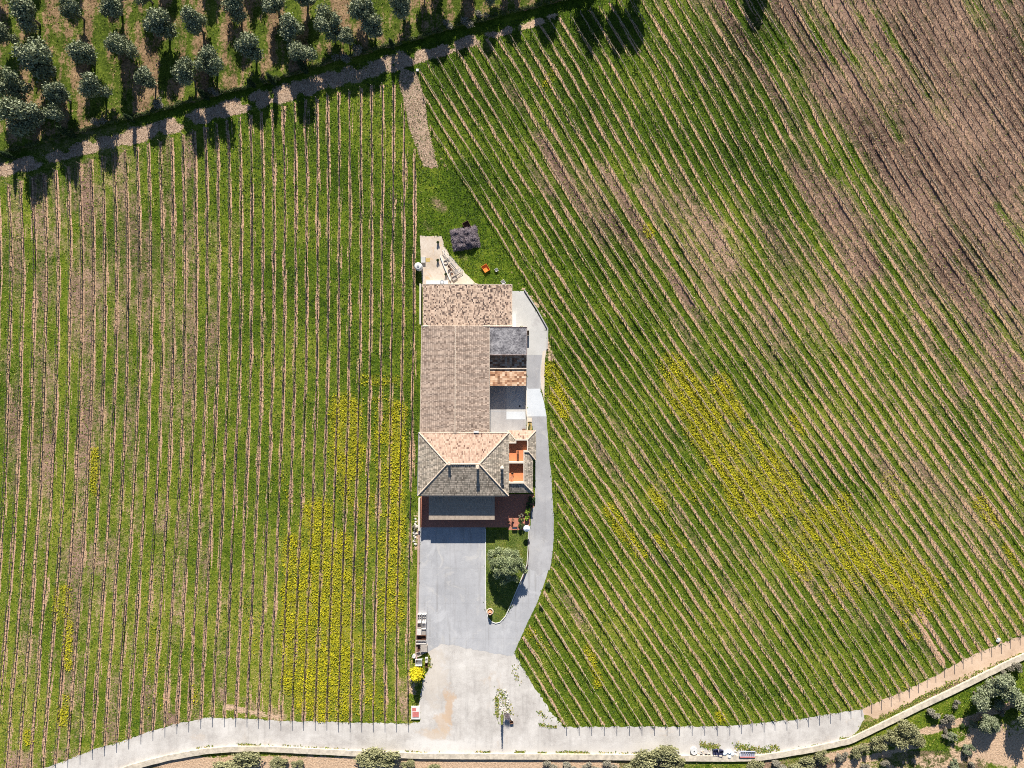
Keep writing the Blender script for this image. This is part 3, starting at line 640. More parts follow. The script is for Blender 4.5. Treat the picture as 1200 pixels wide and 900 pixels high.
def vine_row(pts, label, group, bark, rid, wild):
    P, d = polyline(pts); L = d[-1]
    a0 = at(P, d, 0); loc = (a0[0], a0[1], 0)
    root = thing('vine_row', label, 'vine row', loc, group)
    v = []; f = []; rg = np.random.default_rng(rid + 500)
    def tri_ring(c, n, r):
        k = len(v)
        v.extend([(c[0] - n[0] * r, c[1] - n[1] * r, c[2] - r * .5), (c[0] + n[0] * r, c[1] + n[1] * r, c[2] - r * .5), (c[0], c[1], c[2] + r)]); return k
    s = .6; step = .52; prev = None; q = 0
    while s < L - .3:
        p = at(P, d, s); p2 = at(P, d, s + .3); t = (p2 - p) / (np.hypot(*(p2 - p)) + 1e-9); n = np.array([-t[1], t[0]])
        w = wild(p[0] / S + 600, 450 - p[1] / S, rid)
        missing = rg.random() < .04
        r = (.038 + .045 * rg.random()) * (1 + 2.4 * w)
        zc = .66 + .05 * rg.standard_normal(); lat = .035 * rg.standard_normal()
        c = (p[0] + n[0] * lat, p[1] + n[1] * lat, zc)
        k = tri_ring(c, n, r)
        if prev is not None and not missing:
            for a, b in ((0, 1), (1, 2), (2, 0)): f.append((prev + a, prev + b, k + b, k + a))
        prev = None if missing else k
        if q % 2 == 0 and not missing:      # trunk
            e = .12 * rg.standard_normal(2); k0 = len(v); rr = .05 + .02 * rg.random()
            for z, cx, cy, r2 in ((-.05, p[0] + e[0], p[1] + e[1], rr * 1.5), (zc, c[0], c[1], rr)):
                for ang in (0, 2.1, 4.2): v.append((cx + r2 * math.cos(ang), cy + r2 * math.sin(ang), z))
            for a, b in ((0, 1), (1, 2), (2, 0)): f.append((k0 + a, k0 + b, k0 + 3 + b, k0 + 3 + a))
            k1 = len(v)                      # knobbly head
            hr = .075 + .05 * rg.random()
            for dx, dy, dz in ((-hr, 0, 0), (hr, 0, 0), (0, -hr, 0), (0, hr, 0), (0, 0, hr), (0, 0, -hr)): v.append((c[0] + dx, c[1] + dy, zc + dz))
            for tr in ((0, 3, 4), (3, 1, 4), (1, 2, 4), (2, 0, 4), (3, 0, 5), (1, 3, 5), (2, 1, 5), (0, 2, 5)): f.append((k1 + tr[0], k1 + tr[1], k1 + tr[2], k1 + tr[2]))
        nsp = 3 + int(6 * w)
        for _ in range(nsp):                 # spurs and canes
            ln = (.12 + .2 * rg.random()) * (1 + 1.3 * w); ang = rg.random() * 6.28; sp = .35 + .5 * rg.random() * (1 + w)
            b0 = (c[0] + t[0] * rg.uniform(-.25, .25), c[1] + t[1] * rg.uniform(-.25, .25), zc)
            tip = (b0[0] + math.cos(ang) * ln * sp, b0[1] + math.sin(ang) * ln * sp, zc + ln)
            k2 = len(v); e = .032 + .02 * w
            v.extend([(b0[0] - n[0] * e, b0[1] - n[1] * e, zc), (b0[0] + n[0] * e, b0[1] + n[1] * e, zc), (b0[0] + t[0] * e, b0[1] + t[1] * e, zc - e), tip])
            f.extend([(k2, k2 + 1, k2 + 3, k2 + 3), (k2 + 1, k2 + 2, k2 + 3, k2 + 3), (k2 + 2, k2, k2 + 3, k2 + 3)])
        s += step * rg.uniform(.9, 1.1); q += 1
    if not f: return
    f3 = []
    for a in f:
        if a[2] == a[3]: f3.append(a[:3])
        else: f3.append(a[:3]); f3.append((a[0], a[2], a[3]))
    va = np.array(v) - np.array(loc)
    me = mesh_np('vine_plants', va, np.array(f3), bark)
    o = bpy.data.objects.new('vine_plants', me); COL.objects.link(o); o.parent = root; o['kind'] = 'stuff'
    # wires
    wb = MB(); seg = np.arange(0, L + 6, 6.0)
    for z in (.70, 1.05):
        for a, b in zip(seg[:-1], seg[1:]):
            pa, pb = at(P, d, min(a, L)), at(P, d, min(b, L))
            if np.hypot(*(pb - pa)) > .2: wb.tube((pa[0], pa[1], z), (pb[0], pb[1], z), .006, .006, 3)
    wb.build('trellis_wire', M['wire'], root)
    s = 0.0
    ends = [0.0, L]
    for e in ends:
        p = at(P, d, e); o = bpy.data.objects.new('end_post', ENDPOST); COL.objects.link(o); o.parent = root
        o.location = (p[0] - loc[0], p[1] - loc[1], 0)
    s = 6.0 + (rid % 3)
    while s < L - 2:
        p = at(P, d, s); o = bpy.data.objects.new('trellis_post', POST); COL.objects.link(o); o.parent = root
        o.location = (p[0] - loc[0] + rg.uniform(-.05, .05), p[1] - loc[1], 0); o.rotation_euler = (rg.uniform(-.05, .05), rg.uniform(-.05, .05), rg.uniform(0, 3))
        s += 6.2

def runs(tab, k, poly):
    x = tab[k]; ins = inpoly(x, GYPX, poly); out = []; cur = []
    for i in range(len(GYPX)):
        if ins[i]: cur.append((x[i], GYPX[i]))
        elif cur:
            if len(cur) > 16: out.append(cur[::4] + [cur[-1]])
            cur = []
    if len(cur) > 16: out.append(cur[::4] + [cur[-1]])
    return out
WILD_R = [(1000, 60, 1200, 330, 90, .5), (990, 220, 1010, 260, 10, .9), (700, 250, 760, 420, 30, .55), (860, 380, 980, 480, 40, .4), (900, 400, 960, 560, 30, .4), (1040, 70, 1200, 400, 24, .7), (760, 240, 820, 330, 16, .6)]
def wild_right(px, py, rid):
    a = np.array([px]); b = np.array([py]); c = np.array([rid * 61.0])
    base = float(caps(a, b, WILD_R)[0]); n1 = float(vnoise(c, b, 34, 7)[0]); n2 = float(vnoise(c, b, 8, 8)[0])
    return max(0.0, min(1.0, (base * .35 + n1 * .85 + n2 * .3) - .78)) * 2.2
def wild_left(px, py, rid):
    n1 = float(vnoise(np.array([rid * 61.0]), np.array([py]), 30, 9)[0])
    return max(0., n1 - .6) * 1.0
# left field, counted from the house outwards
k = 0
for i in range(36, -9, -1):
    rs = runs(LTAB, i - int(LIDX[0]), FIELD_L)
    for r in rs[:1]:
        if max(p[0] for p in r) < -75: continue
        k += 1
        vine_row(r, 'bare vine row of the left field, %s row counted leftwards from the farmhouse' % ordinal(k), 'vine rows of the left field', M['vine_dark'], i + 50, wild_left)
NL = k; k = 0
for i in range(-14, 96):
    rs = runs(RTAB, i - int(RIDX[0]), FIELD_R)
    for r in rs:
        if min(p[0] for p in r) > 1280: continue
        if min(p[1] for p in r) > 900: continue
        # keep rows whose shown part is more than a stub
        k += 1
        vine_row(r, 'bare slanting vine row of the right field, %s row counting rightwards from the driveway' % ordinal(k), 'vine rows of the right field', M['vine_pale'], i + 200, wild_right)
print('rows', NL, k)

# ------------------------------------------------------------------ grass, flowers
def scatter_region(n, seed):
    rg = np.random.default_rng(seed)
    return rg.uniform(-40, 1240, n), rg.uniform(-20, 920, n), rg
def on_road(px, py):
    r = np.zeros(px.shape, bool)
    for p in ROADPOLYS: r |= inpoly(px, py, p)
    return r
def blades(px, py, z, rad, hgt, tone, nb, rg, name, m, label=None, wide=.5):
    n = len(px); x = (px - 600) * S; y = (450 - py) * S
    nb_ = nb; a = rg.uniform(0, 6.283, (n, nb_)); r = rad[:, None] * rg.uniform(.5, 1.1, (n, nb_)); h = hgt[:, None] * rg.uniform(.6, 1.2, (n, nb_))
    wv = rad[:, None] * wide * rg.uniform(.6, 1.2, (n, nb_))
    bx = x[:, None] + rg.uniform(-.3, .3, (n, nb_)) * rad[:, None]; by = y[:, None] + rg.uniform(-.3, .3, (n, nb_)) * rad[:, None]
    ca, sa = np.cos(a), np.sin(a)
    v = np.zeros((n, nb_, 3, 3)); zb = np.broadcast_to(np.asarray(z).reshape(-1, 1) if np.ndim(z) else np.full((n, 1), z), (n, nb_))
    v[:, :, 0] = np.stack([bx - sa * wv, by + ca * wv, zb], -1); v[:, :, 1] = np.stack([bx + sa * wv, by - ca * wv, zb], -1)
    v[:, :, 2] = np.stack([bx + ca * r, by + sa * r, zb + h], -1)
    v = v.reshape(-1, 3); f = np.arange(len(v)).reshape(-1, 3)
    tn = np.repeat(np.clip(tone[:, None] + rg.uniform(-.12, .12, (n, nb_)), 0, 1).reshape(-1), 3)
    me = mesh_np(name, v, f, m, tn); o = bpy.data.objects.new(name, me); COL.objects.link(o); o['kind'] = 'stuff'
    if label: o['label'] = label
    return o
px, py, rg = scatter_region(430000, 3)
u = rowcoord(px, py); fl = inpoly(px, py, FIELD_L) | inpoly(px, py, FIELD_R)
fr = np.abs(u - np.round(u)) * 2.35
alongn = vnoise(np.round(u) * 37.0 + 5, py, 14, 21)
dry = dryness(px, py)
keep = ~on_road(px + rg.normal(0, .9, len(px)), py + rg.normal(0, .9, len(px))) & (py > ditch_y(px) + 5) & (tanness(px, py) < .42)
keep &= ~(fl & (fr < .16 + .42 * alongn + .35 * caps(px, py, BARE)))
keep &= rg.random(len(px)) > np.clip(dry * 1.1, 0, .93)
keep &= rg.random(len(px)) < .35 + .9 * vnoise(px, py, 7, 13)
keep &= ~((px > 490) & (px < 600) & (py > 333) & (py < 620))
px, py, dry = px[keep], py[keep], dry[keep]; print('tufts', len(px))
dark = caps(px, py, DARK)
tone = .16 + .46 * rg.random(len(px)) + .34 * (vnoise(px, py, 16, 14) - .5) + .24 * (vnoise(px, py, 50, 24) - .5) + .40 * np.clip(dry, -.1, 1) - .14 * lush_dimness(px, py)
blades(px, py, 0.0, rg.uniform(.10, .24, len(px)), rg.uniform(.07, .22, len(px)), tone, 3, rg, 'grass', M['tuft'])
# mustard in flower
px, py, rg = scatter_region(1100000, 4)
s_ = caps(px, py, FLOWS) > .02; px, py = px[s_], py[s_]
fm = flowerness(px, py); u = rowcoord(px, py); fr = np.abs(u - np.round(u)) * 2.35
keep = (rg.random(len(px)) < np.clip(fm * 1.15, 0, 1) ** 2.3 * np.clip(2.6 * vnoise(px, py, 7, 15) - .25, 0.08, 1) * 1.1) & ((fr > .30) | (rg.random(len(px)) < .5)) & ~on_road(px, py)
px, py, fm = px[keep], py[keep], fm[keep]; print('flowers', len(px))
blades(px, py, .16, rg.uniform(.05, .20, len(px)), rg.uniform(.02, .16, len(px)), np.clip(.12 + .55 * rg.random(len(px)) * (.4 + .6 * fm) + .35 * (vnoise(px, py, 9, 33) - .4), 0, 1), 4, rg, 'yellow_wildflowers', M['flower'], wide=.7)
# orchard grass
px, py, rg = scatter_region(90000, 5)
keep = (py < ditch_y(px) - 6) & (rg.random(len(px)) < vnoise(px, py * .25, 16, 17))
px, py = px[keep], py[keep]
blades(px, py, RAISE, rg.uniform(.12, .26, len(px)), rg.uniform(.08, .25, len(px)), .25 + .45 * rg.random(len(px)), 3, rg, 'orchard_grass', M['tuft'])
# dead cuttings on the path
px = RNG.uniform(462, 516, 16000); py = RNG.uniform(76, 200, 16000)
px = np.r_[px, RNG.uniform(-40, 600, 26000)]; py = np.r_[py, ditch_y(px[16000:]) + RNG.normal(18, 8, 26000)]
pp = [(470, 80), (488, 86), (498, 118), (501, 148), (506, 170), (513, 196), (497, 195), (488, 172), (480, 150), (474, 118), (468, 98)]
keep = inpoly(px, py, pp) | ((tanness(px, py) > .42) & (py < 240)); px, py = px[keep], py[keep]
M['strawbits'] = leafmat('straw_bits', [(0, C3(.12, .075, .05)), (.5, C3(.42, .29, .20)), (1, C3(.62, .47, .35))])
blades(px, py, .03, RNG.uniform(.15, .45, len(px)), RNG.uniform(.02, .07, len(px)), RNG.random(len(px)) ** .7, 2, RNG, 'dead_grass', M['strawbits'], wide=.2)
# weeds in the gravel and at the foot of the wall
wp = []
def weeds(x0, y0, x1, y1, w, n):
    t = RNG.random(n); off = RNG.normal(0, w, (n, 2)); wp.append(np.stack([x0 + t * (x1 - x0) + off[:, 0], y0 + t * (y1 - y0) + off[:, 1]], 1))
for a in [(475, 880.5, 500, 881.5, .6, 50), (557, 881, 575, 881, .6, 50), (603, 881, 615, 881, .6, 60), (630, 882, 640, 882, .5, 40), (652, 881, 690, 882, .8, 160), (280, 872, 306, 874, .8, 120), (230, 876, 250, 874, .4, 20),
          (582, 816, 583, 840, 1.3, 130), (585, 808, 600, 838, 1.8, 110), (584, 812, 598, 842, 4, 60), (631, 833, 640, 842, 1.5, 40), (632, 849, 652, 852, .9, 90), (602, 780, 608, 800, 2.4, 36), (640, 835, 660, 850, 3, 16), (822, 872, 842, 876, 1.8, 260), (862, 874, 905, 882, 2.2, 380), (903, 875, 912, 878, 2, 80), (985, 866, 995, 868, 1.5, 100), (1005, 862, 1016, 850, 2, 160), (1010, 855, 1060, 828, 1.8, 300), (1060, 828, 1120, 798, 1.8, 300), (1120, 798, 1200, 766, 1.6, 220), (502, 768, 504, 782, 1.2, 90), (490, 798, 489, 825, 1.5, 80), (700, 881, 760, 883, .6, 50), (330, 873, 410, 878, .6, 60)]: weeds(*a)
wp = np.concatenate(wp)
blades(wp[:, 0], wp[:, 1], .01, RNG.uniform(.12, .25, len(wp)), RNG.uniform(.08, .22, len(wp)), np.clip(.34 + .6 * RNG.random(len(wp)), 0, 1), 4, RNG, 'weeds', M['tuft'])

gp = [(569.8, 621.5), (618.5, 621.5), (617, 660), (606.5, 684), (595.5, 713), (588.5, 723), (580, 728.5), (573.5, 725), (570, 714)]
px = RNG.uniform(568, 620, 16000); py = RNG.uniform(620, 731, 16000); keep = inpoly(px, py, gp) & (RNG.random(16000) < .35 + vnoise(px, py, 6, 31)); px, py = px[keep], py[keep]
blades(px, py, .036, RNG.uniform(.06, .14, len(px)), RNG.uniform(.03, .09, len(px)), .12 + .5 * RNG.random(len(px)) + .5 * (vnoise(px, py, 7, 32) - .4), 3, RNG, 'lawn_grass', M['tuft'])

# ------------------------------------------------------------------ trees and shrubs
def crown_mesh(name, lobes, n, leaf, m, seed, shape=None, core=True, elong=.55):
    rg = np.random.default_rng(seed); L = np.array(lobes, float)
    wts = L[:, 3] ** 2; wts /= wts.sum(); idx = rg.choice(len(L), n, p=wts)
    d = rg.normal(size=(n, 3)); d /= np.linalg.norm(d, axis=1)[:, None]
    rad = L[idx, 3] * (1.06 - .42 * rg.random(n) ** 1.6); sq = L[idx, 4] if L.shape[1] > 4 else np.ones(n)
    # surface noise so that the outline is ragged
    rad *= .74 + .42 * rg.random(n) + .25 * (rg.random(n) < .12)
    c = L[idx, :3] + d * rad[:, None] * np.stack([np.ones(n), np.ones(n), sq], 1)
    t = rg.normal(size=(n, 3)) + d * .5; t /= np.linalg.norm(t, axis=1)[:, None]
    b = np.cross(t, d + .8 * rg.normal(size=(n, 3))); b /= np.linalg.norm(b, axis=1)[:, None] + 1e-9
    s = leaf * rg.uniform(.6, 1.3, n)[:, None]
    v = np.stack([c - t * s, c + b * s * elong, c + t * s, c - b * s * elong], 1).reshape(-1, 3)
    f = np.arange(len(v)).reshape(-1, 4)
    lt = rg.random(len(L))[idx] * .25
    tone = np.repeat(np.clip(.18 + .5 * rg.random(n) + lt, 0, 1), 4)
    if core:
        vs, fs, ts = [], [], []; base = len(v)
        for l in L:
            k = len(vs); rr = l[3] * .50; q = l[4] if len(l) > 4 else 1
            ring = [(0, 0, -1)] + [(math.cos(a) * math.cos(e), math.sin(a) * math.cos(e), math.sin(e)) for e in (-.6, .3, .95) for a in np.arange(6) * 1.047] + [(0, 0, 1)]
            for p in ring:
                w = 1 + .25 * rg.standard_normal(); vs.append((l[0] + p[0] * rr * w, l[1] + p[1] * rr * w, l[2] + p[2] * rr * q)); ts.append(.3 + .3 * rg.random())
            for i in range(6):
                j = (i + 1) % 6
                fs += [(k, k + 1 + j, k + 1 + i, k + 1 + i), (k + 19, k + 13 + i, k + 13 + j, k + 13 + j)]
                for rn in (0, 1): a = k + 1 + rn * 6; fs.append((a + i, a + j, a + 6 + j, a + 6 + i))
        vv = np.concatenate([v, np.array(vs)]); me = bpy.data.meshes.new(name)
        faces = [tuple(x) for x in f.tolist()] + [tuple(base + z for z in (q[:3] if q[2] == q[3] else q)) for q in fs]
        me.from_pydata(vv.tolist(), [], faces)
        a = me.attributes.new('tone', 'FLOAT', 'POINT'); a.data.foreach_set('value', np.concatenate([tone, np.array(ts)]).astype(np.float32))
        me.materials.append(m); return me
    return mesh_np(name, v, f, m, tone)

def trunk_mesh(name, h, r, limbs, m, seed):
    rd = random.Random(seed); mb = MB(); p = Vector((0, 0, -.3)); q = Vector((rd.uniform(-.15, .15), rd.uniform(-.15, .15), h))
    mb.tube(p, q, r * 1.25, r * .8, 8)
    for l in limbs:
        e = Vector(l[:3]); mid = q.lerp(e, .5) + Vector((rd.uniform(-.15, .15), rd.uniform(-.15, .15), .1))
        mb.tube(q - Vector((0, 0, .1)), mid, r * .5, r * .34, 6); mb.tube(mid, e, r * .34, r * .12, 5)
        for _ in range(2):
            t = mid + Vector((rd.uniform(-.7, .7), rd.uniform(-.7, .7), rd.uniform(.2, .7))); mb.tube(mid, t, r * .2, r * .06, 4)
    me = bpy.data.meshes.new(name); me.from_pydata(mb.v, [], mb.f); me.materials.append(m); return me

def olive_template(seed, m, spread=1.5, n=3200, leaf=.17, nl=7, zc=3.1, rl=(.75, 1.15), th=1.4, rt=.2, sz=.9):
    rd = random.Random(seed); lobes = []
    for k in range(nl):
        a = k * 2.4 + rd.uniform(-.4, .4); rr = spread * (.25 + .75 * (k / max(1, nl - 1)) ** .6) * rd.uniform(.75, 1.1)
        lobes.append((rr * math.cos(a), rr * math.sin(a), zc + rd.uniform(-1.0, .9) + (.5 if k < 2 else 0), rd.uniform(*rl), sz))
    return (crown_mesh('crown', lobes, n, leaf, m, seed), trunk_mesh('trunk', th, rt, [l[:3] for l in lobes], M['trunk'], seed))

def place_tree(tmpl, name, label, cat, px, py, scale=1.0, rot=0.0, z=0.0, group=None, sz=None):
    p = W(px, py); root = thing(name, label, cat, (p.x, p.y, z), group)
    root.rotation_euler = (0, 0, rot); root.scale = (scale, scale, sz or scale)
    for nm, me in (('crown', tmpl[0]), ('trunk', tmpl[1])):
        if me is None: continue
        o = bpy.data.objects.new(nm, me); COL.objects.link(o); o.parent = root
    return root
OT = [olive_template(20 + i, M['olive'], spread=[1.35, 1.7, 1.3, 1.5, 1.8, 1.4][i], nl=[7, 9, 6, 8, 10, 7][i], zc=2.55 + .1 * i, n=4200, th=1.0, rl=(.8, 1.15)) for i in range(6)]
def ground_of(px, py, zc):           # where the foot of a tree stands when its crown centre is seen at (px,py)
    k = 1 - zc / H; return 600 + (px - 600) * k, 450 + (py - 450) * k
# (crown centre seen at, size, note that tells it apart)
OL = [
 [(2, 40, .85, 'cut by the left edge of the photo'), (32, 18, 1.1, None), (86, 12, .95, None), (131, 6, 1.0, None), (168, -8, .8, None), (189, 30, 1.15, None), (229, 28, 1.05, None), (275, 8, 1.05, None), (320, 5, 1.0, None), (355, -8, .9, None), (387, 28, .95, None), (425, 14, 1.0, None), (470, 9, 1.05, None)],
 [(50, 72, 1.35, None), (98, 64, 1.05, None), (142, 54, 1.05, None), (172, 92, .95, None), (219, 86, 1.1, None), (246, 76, 1.05, None), (293, 56, 1.15, None), (340, 33, 1.0, None), (351, 60, .9, None), (405, 42, .8, None), (436, 30, .8, None)],
 [(13, 100, 1.15, None), (69, 110, .95, None), (112, 104, 1.1, None), (28, 137, 1.15, None), (66, 133, .9, None)]]
RN = ['top orchard row', 'middle orchard row', 'lowest orchard row']
PL = 'in the %s'
rd = random.Random(5)
for ri, row in enumerate(OL):
    for k, (x, y, s, note) in enumerate(row):
        gx, gy = ground_of(x, y, 4.6)
        lab = 'grey-green olive tree %s, %s counting from the left' % (PL % RN[ri], ordinal(k + 1))
        place_tree(OT[(ri * 5 + k * 7) % 6], 'olive_tree', lab, 'olive tree', gx, gy, s * rd.uniform(1.05, 1.32), rd.uniform(0, 6.28), RAISE, 'olive trees of the orchard', sz=s * rd.uniform(1.3, 1.6))
# trees further up, seen only by the shade they throw
for k, (x, y, s) in enumerate([(512, -16, 1.35), (545, -14, 1.1), (600, -28, 1.15), (641, -32, 1.2), (690, -26, 1.25), (722, -20, 1.15), (741, -24, 1.4), (575, 3, .85), (498, -2, .8), (885, -46, 1.3), (300, -30, 1), (250, -34, 1), (200, -36, 1.1), (140, -34, 1), (90, -30, 1), (40, -30, 1), (0, -14, 1.1)]):
    place_tree(OT[k % 6], 'olive_tree', 'olive tree past the top edge, only its shade reaching in at %s' % ['the top middle' if x > 450 else 'the top left'][0] if True else '', 'olive tree', x, y, s, k, RAISE if y < ditch_y(x) - 6 else 0.0, 'olive trees past the top edge', sz=s * 1.35)
# grey scrub hanging over the terrace edge
GS = [crown_mesh('foliage', [(rd.uniform(-.9, .9), rd.uniform(-.5, .5), .5 + rd.uniform(-.1, .3), rd.uniform(.4, .7), .7) for _ in range(5)], 900, .12, M['greyscrub'], 60 + i, core=False) for i in range(3)]
for k, (x, y, s, lab) in enumerate([(121, 146, 1.0, 'grey twiggy shrub on the ditch edge, leftmost of the grey ones'), (191, 126, 1.0, 'grey twiggy shrub leaning over the ditch below the fourth orchard lane'), (254, 112, .8, 'small grey shrub on the ditch edge under two olive trees'),
        (402, 72, 1.15, 'wide grey shrub on the ditch edge right of the forked olive tree'), (420, 62, 1.0, 'grey shrub on the ditch edge beside the widest grey shrub'), (547, 29, 1.0, 'grey shrub on the ditch edge near the top middle'), (565, 22, .9, 'pale shrub on the ditch edge, rightmost of the grey ones'), (350, 62, .9, 'grey shrub under the lowest olive tree of the middle lane'), (526, 34, .8, 'dark grey shrub in deep shade on the ditch edge')]):
    g = W(x, y); r = thing('grey_shrub', lab, 'shrub', (g.x, g.y, RAISE), 'grey shrubs on the ditch edge'); r.scale = (s * 1.25, s, s); r.rotation_euler = (0, 0, .3 + k)
    o = bpy.data.objects.new('foliage', GS[k % 3]); COL.objects.link(o); o.parent = r

hv = []
for x in np.arange(-100, 700, 3.2):
    if rd.random() < .80:
        g = W(x, float(ditch_y(x)) - 3.5 + rd.uniform(-1, 1)); hv.append((g.x, g.y, RAISE + rd.uniform(-.1, .15), rd.uniform(.28, .5), .8))
hc = W(300, 105)
hm = crown_mesh('ditch_scrub', [(l[0] - hc.x, l[1] - hc.y, l[2], l[3], l[4]) for l in hv], 30000, .10, leafmat('ditch_scrub_leaves', [(0, C3(.03, .05, .015)), (.6, C3(.10, .13, .04)), (1, C3(.20, .22, .09))]), 44, core=True)
o = bpy.data.objects.new('ditch_scrub', hm); COL.objects.link(o); o.location = (hc.x, hc.y, 0); o['kind'] = 'stuff'
def cone_lobes(h, r, n=9, base=.3, power=.75):
    return [(0, 0, base + (h - base) * t, max(.05, r * (1 - t) ** power * (1 if t > .12 else .8)), 1.0) for t in np.linspace(0.06, .97, n)]
CY = (crown_mesh('crown', [(0, 0, .5 + 4.3 * t, .55 * math.sin(math.pi * min(1, (t * .82 + .16))) ** .8 + .03, 1.15) for t in np.linspace(0, 1, 12)], 2600, .11, M['cypress'], 71, elong=.4),
      trunk_mesh('trunk', 1.2, .08, [], M['trunk'], 3))
for k, (x, y, h, lab) in enumerate([(18, 186, 1.0, 'slim dark cypress in the ditch at the far left'), (89, 161, 1.35, 'tall dark cypress in the ditch, largest of the young ones'), (158, 143, .9, 'small slim cypress below the ditch with a spindle shadow'), (245, 117, 1.15, 'slim cypress below the ditch under the paired olive trees'),
        (299, 103, .95, 'slim cypress just left of the middle of the ditch'), (323, 99, 1.15, 'slim cypress whose long pointed shadow falls on bare vine rows'), (360, 86, 1.35, 'cypress with a broad shadow right of the pointed one'), (461, 58, 1.0, 'dark cypress where the ditch passes the straw path'), (-10, 190, 1.0, 'cypress cut by the left edge')]):
    place_tree(CY, 'young_cypress', lab, 'cypress', x, y, h * .86, k, 0.0, 'young cypresses along the ditch', sz=h)
# garden olive
gl = []
rg0 = random.Random(9)
for (dx, dy, z, r) in [(-2.9, 2.5, 3.4, .9), (-1.5, 3.1, 3.9, 1.0), (.3, 2.8, 4.2, 1.1), (1.8, 2.6, 3.9, 1.0), (-2.6, .9, 3.6, 1.0), (-1.1, 1.3, 4.6, 1.15), (.7, 1.2, 4.8, 1.2), (2.4, 1.2, 4.0, 1.05), (-1.6, -.7, 4.1, .95), (.1, -.4, 4.7, 1.1), (1.7, -.4, 4.1, 1.0), (3.3, -.5, 3.1, .75), (3.9, -1.2, 2.9, .6), (-1.9, -2.0, 3.3, .75), (-.8, -1.6, 3.6, .6), (.4, -2.1, 3.5, .75), (1.7, -2.5, 3.2, .6), (-.4, -3.2, 3.1, .7), (.6, -3.0, 3.2, .5), (-1.0, -3.7, 2.8, .45), (2.1, -3.0, 3.0, .5), (2.9, .2, 3.6, .8), (-3.2, 1.7, 3.2, .7), (-2.7, -.4, 3.3, .7)]:
    gl.append((dx, dy, z, r * .93, .75))
G = (crown_mesh('crown', gl, 15000, .12, M['olive_garden'], 91), trunk_mesh('trunk', 1.7, .32, [l[:3] for l in gl[::2]], M['trunk'], 8))
gx, gy = ground_of(593, 664, 3.9)
place_tree(G, 'garden_olive_tree', 'large leafy olive tree on the lawn between driveway and lane', 'olive tree', gx, gy, 1.0, 0)
# golden thuja, young cypress on the island
TH = (crown_mesh('crown', [(0, 0, .45, 1.05, .8), (.3, .2, .9, 1.15, .9), (-.3, .1, 1.2, 1.15, .9), (.1, -.2, 1.7, 1.1, 1), (0, 0, 2.3, .95, 1), (0, .05, 2.9, .7, 1.1), (0, 0, 3.5, .4, 1.2)], 3600, .15, M['gold'], 31), trunk_mesh('trunk', .6, .1, [], M['trunk'], 4))
place_tree(TH, 'golden_conifer', 'round golden-yellow conifer at the left edge of the gravel', 'conifer', 489, 787, 1.0, 0)
YC = (crown_mesh('crown', [(0, 0, .4 + 3.9 * t, .27 * (1 - t) ** .6 + .04, 1.3) for t in np.linspace(0, 1, 12)], 1800, .10, M['cypress_lime'], 77, elong=.4), trunk_mesh('trunk', 1.0, .06, [], M['trunk'], 5))
place_tree(YC, 'slender_cypress', 'single slender lime-green cypress on the stony island in the gravel', 'cypress', 588.5, 838, 1.0, 0)

# shrubs along and below the lane wall
def shrub_template(seed, m, w, h, n, leaf, nl=8, core=True):
    rd = random.Random(seed); lobes = []
    for k in range(nl):
        a = rd.uniform(0, 6.28); q = math.sqrt(rd.random()) * w
        lobes.append((q * math.cos(a), q * math.sin(a), h * (.40 + .3 * rd.random()), w * rd.uniform(.30, .5), min(1.1, h / w * .8)))
    return (crown_mesh('foliage', lobes, n, leaf, m, seed, core=core), trunk_mesh('stem', h * .35, .09, [(l[0], l[1], l[2]) for l in lobes[:5]], M['trunk'], seed))
SC_ = {'sc': [shrub_template(100 + i, M['scrub'], 1.5, 1.9, 2600, .13) for i in range(3)], 'gr': [shrub_template(110 + i, M['greyscrub'], 1.2, 1.5, 1500, .12, core=False) for i in range(3)],
       'ol': [shrub_template(120 + i, M['olive'], 1.5, 2.4, 3000, .15) for i in range(3)], 'gb': [shrub_template(130 + i, M['greenbush'], 1.3, 2.0, 2400, .13) for i in range(2)], 'lm': [shrub_template(140, M['lime'], .55, .9, 900, .09)]}
def shrub(kind, i, px, py, s, lab, sx=1.0, cat='shrub', name='shrub', sz=None, rot=None, group=None):
    t = SC_[kind][i % len(SC_[kind])]; g = W(px, py); r = thing(name, lab, cat, (g.x, g.y, 0), group)
    r.scale = (s * sx, s, sz or s); r.rotation_euler = (0, 0, 0.0 if sx != 1.0 else (rot if rot is not None else px % 6))
    for nm, me in (('foliage', t[0]), ('stem', t[1])):
        o = bpy.data.objects.new(nm, me); COL.objects.link(o); o.parent = r
    return r
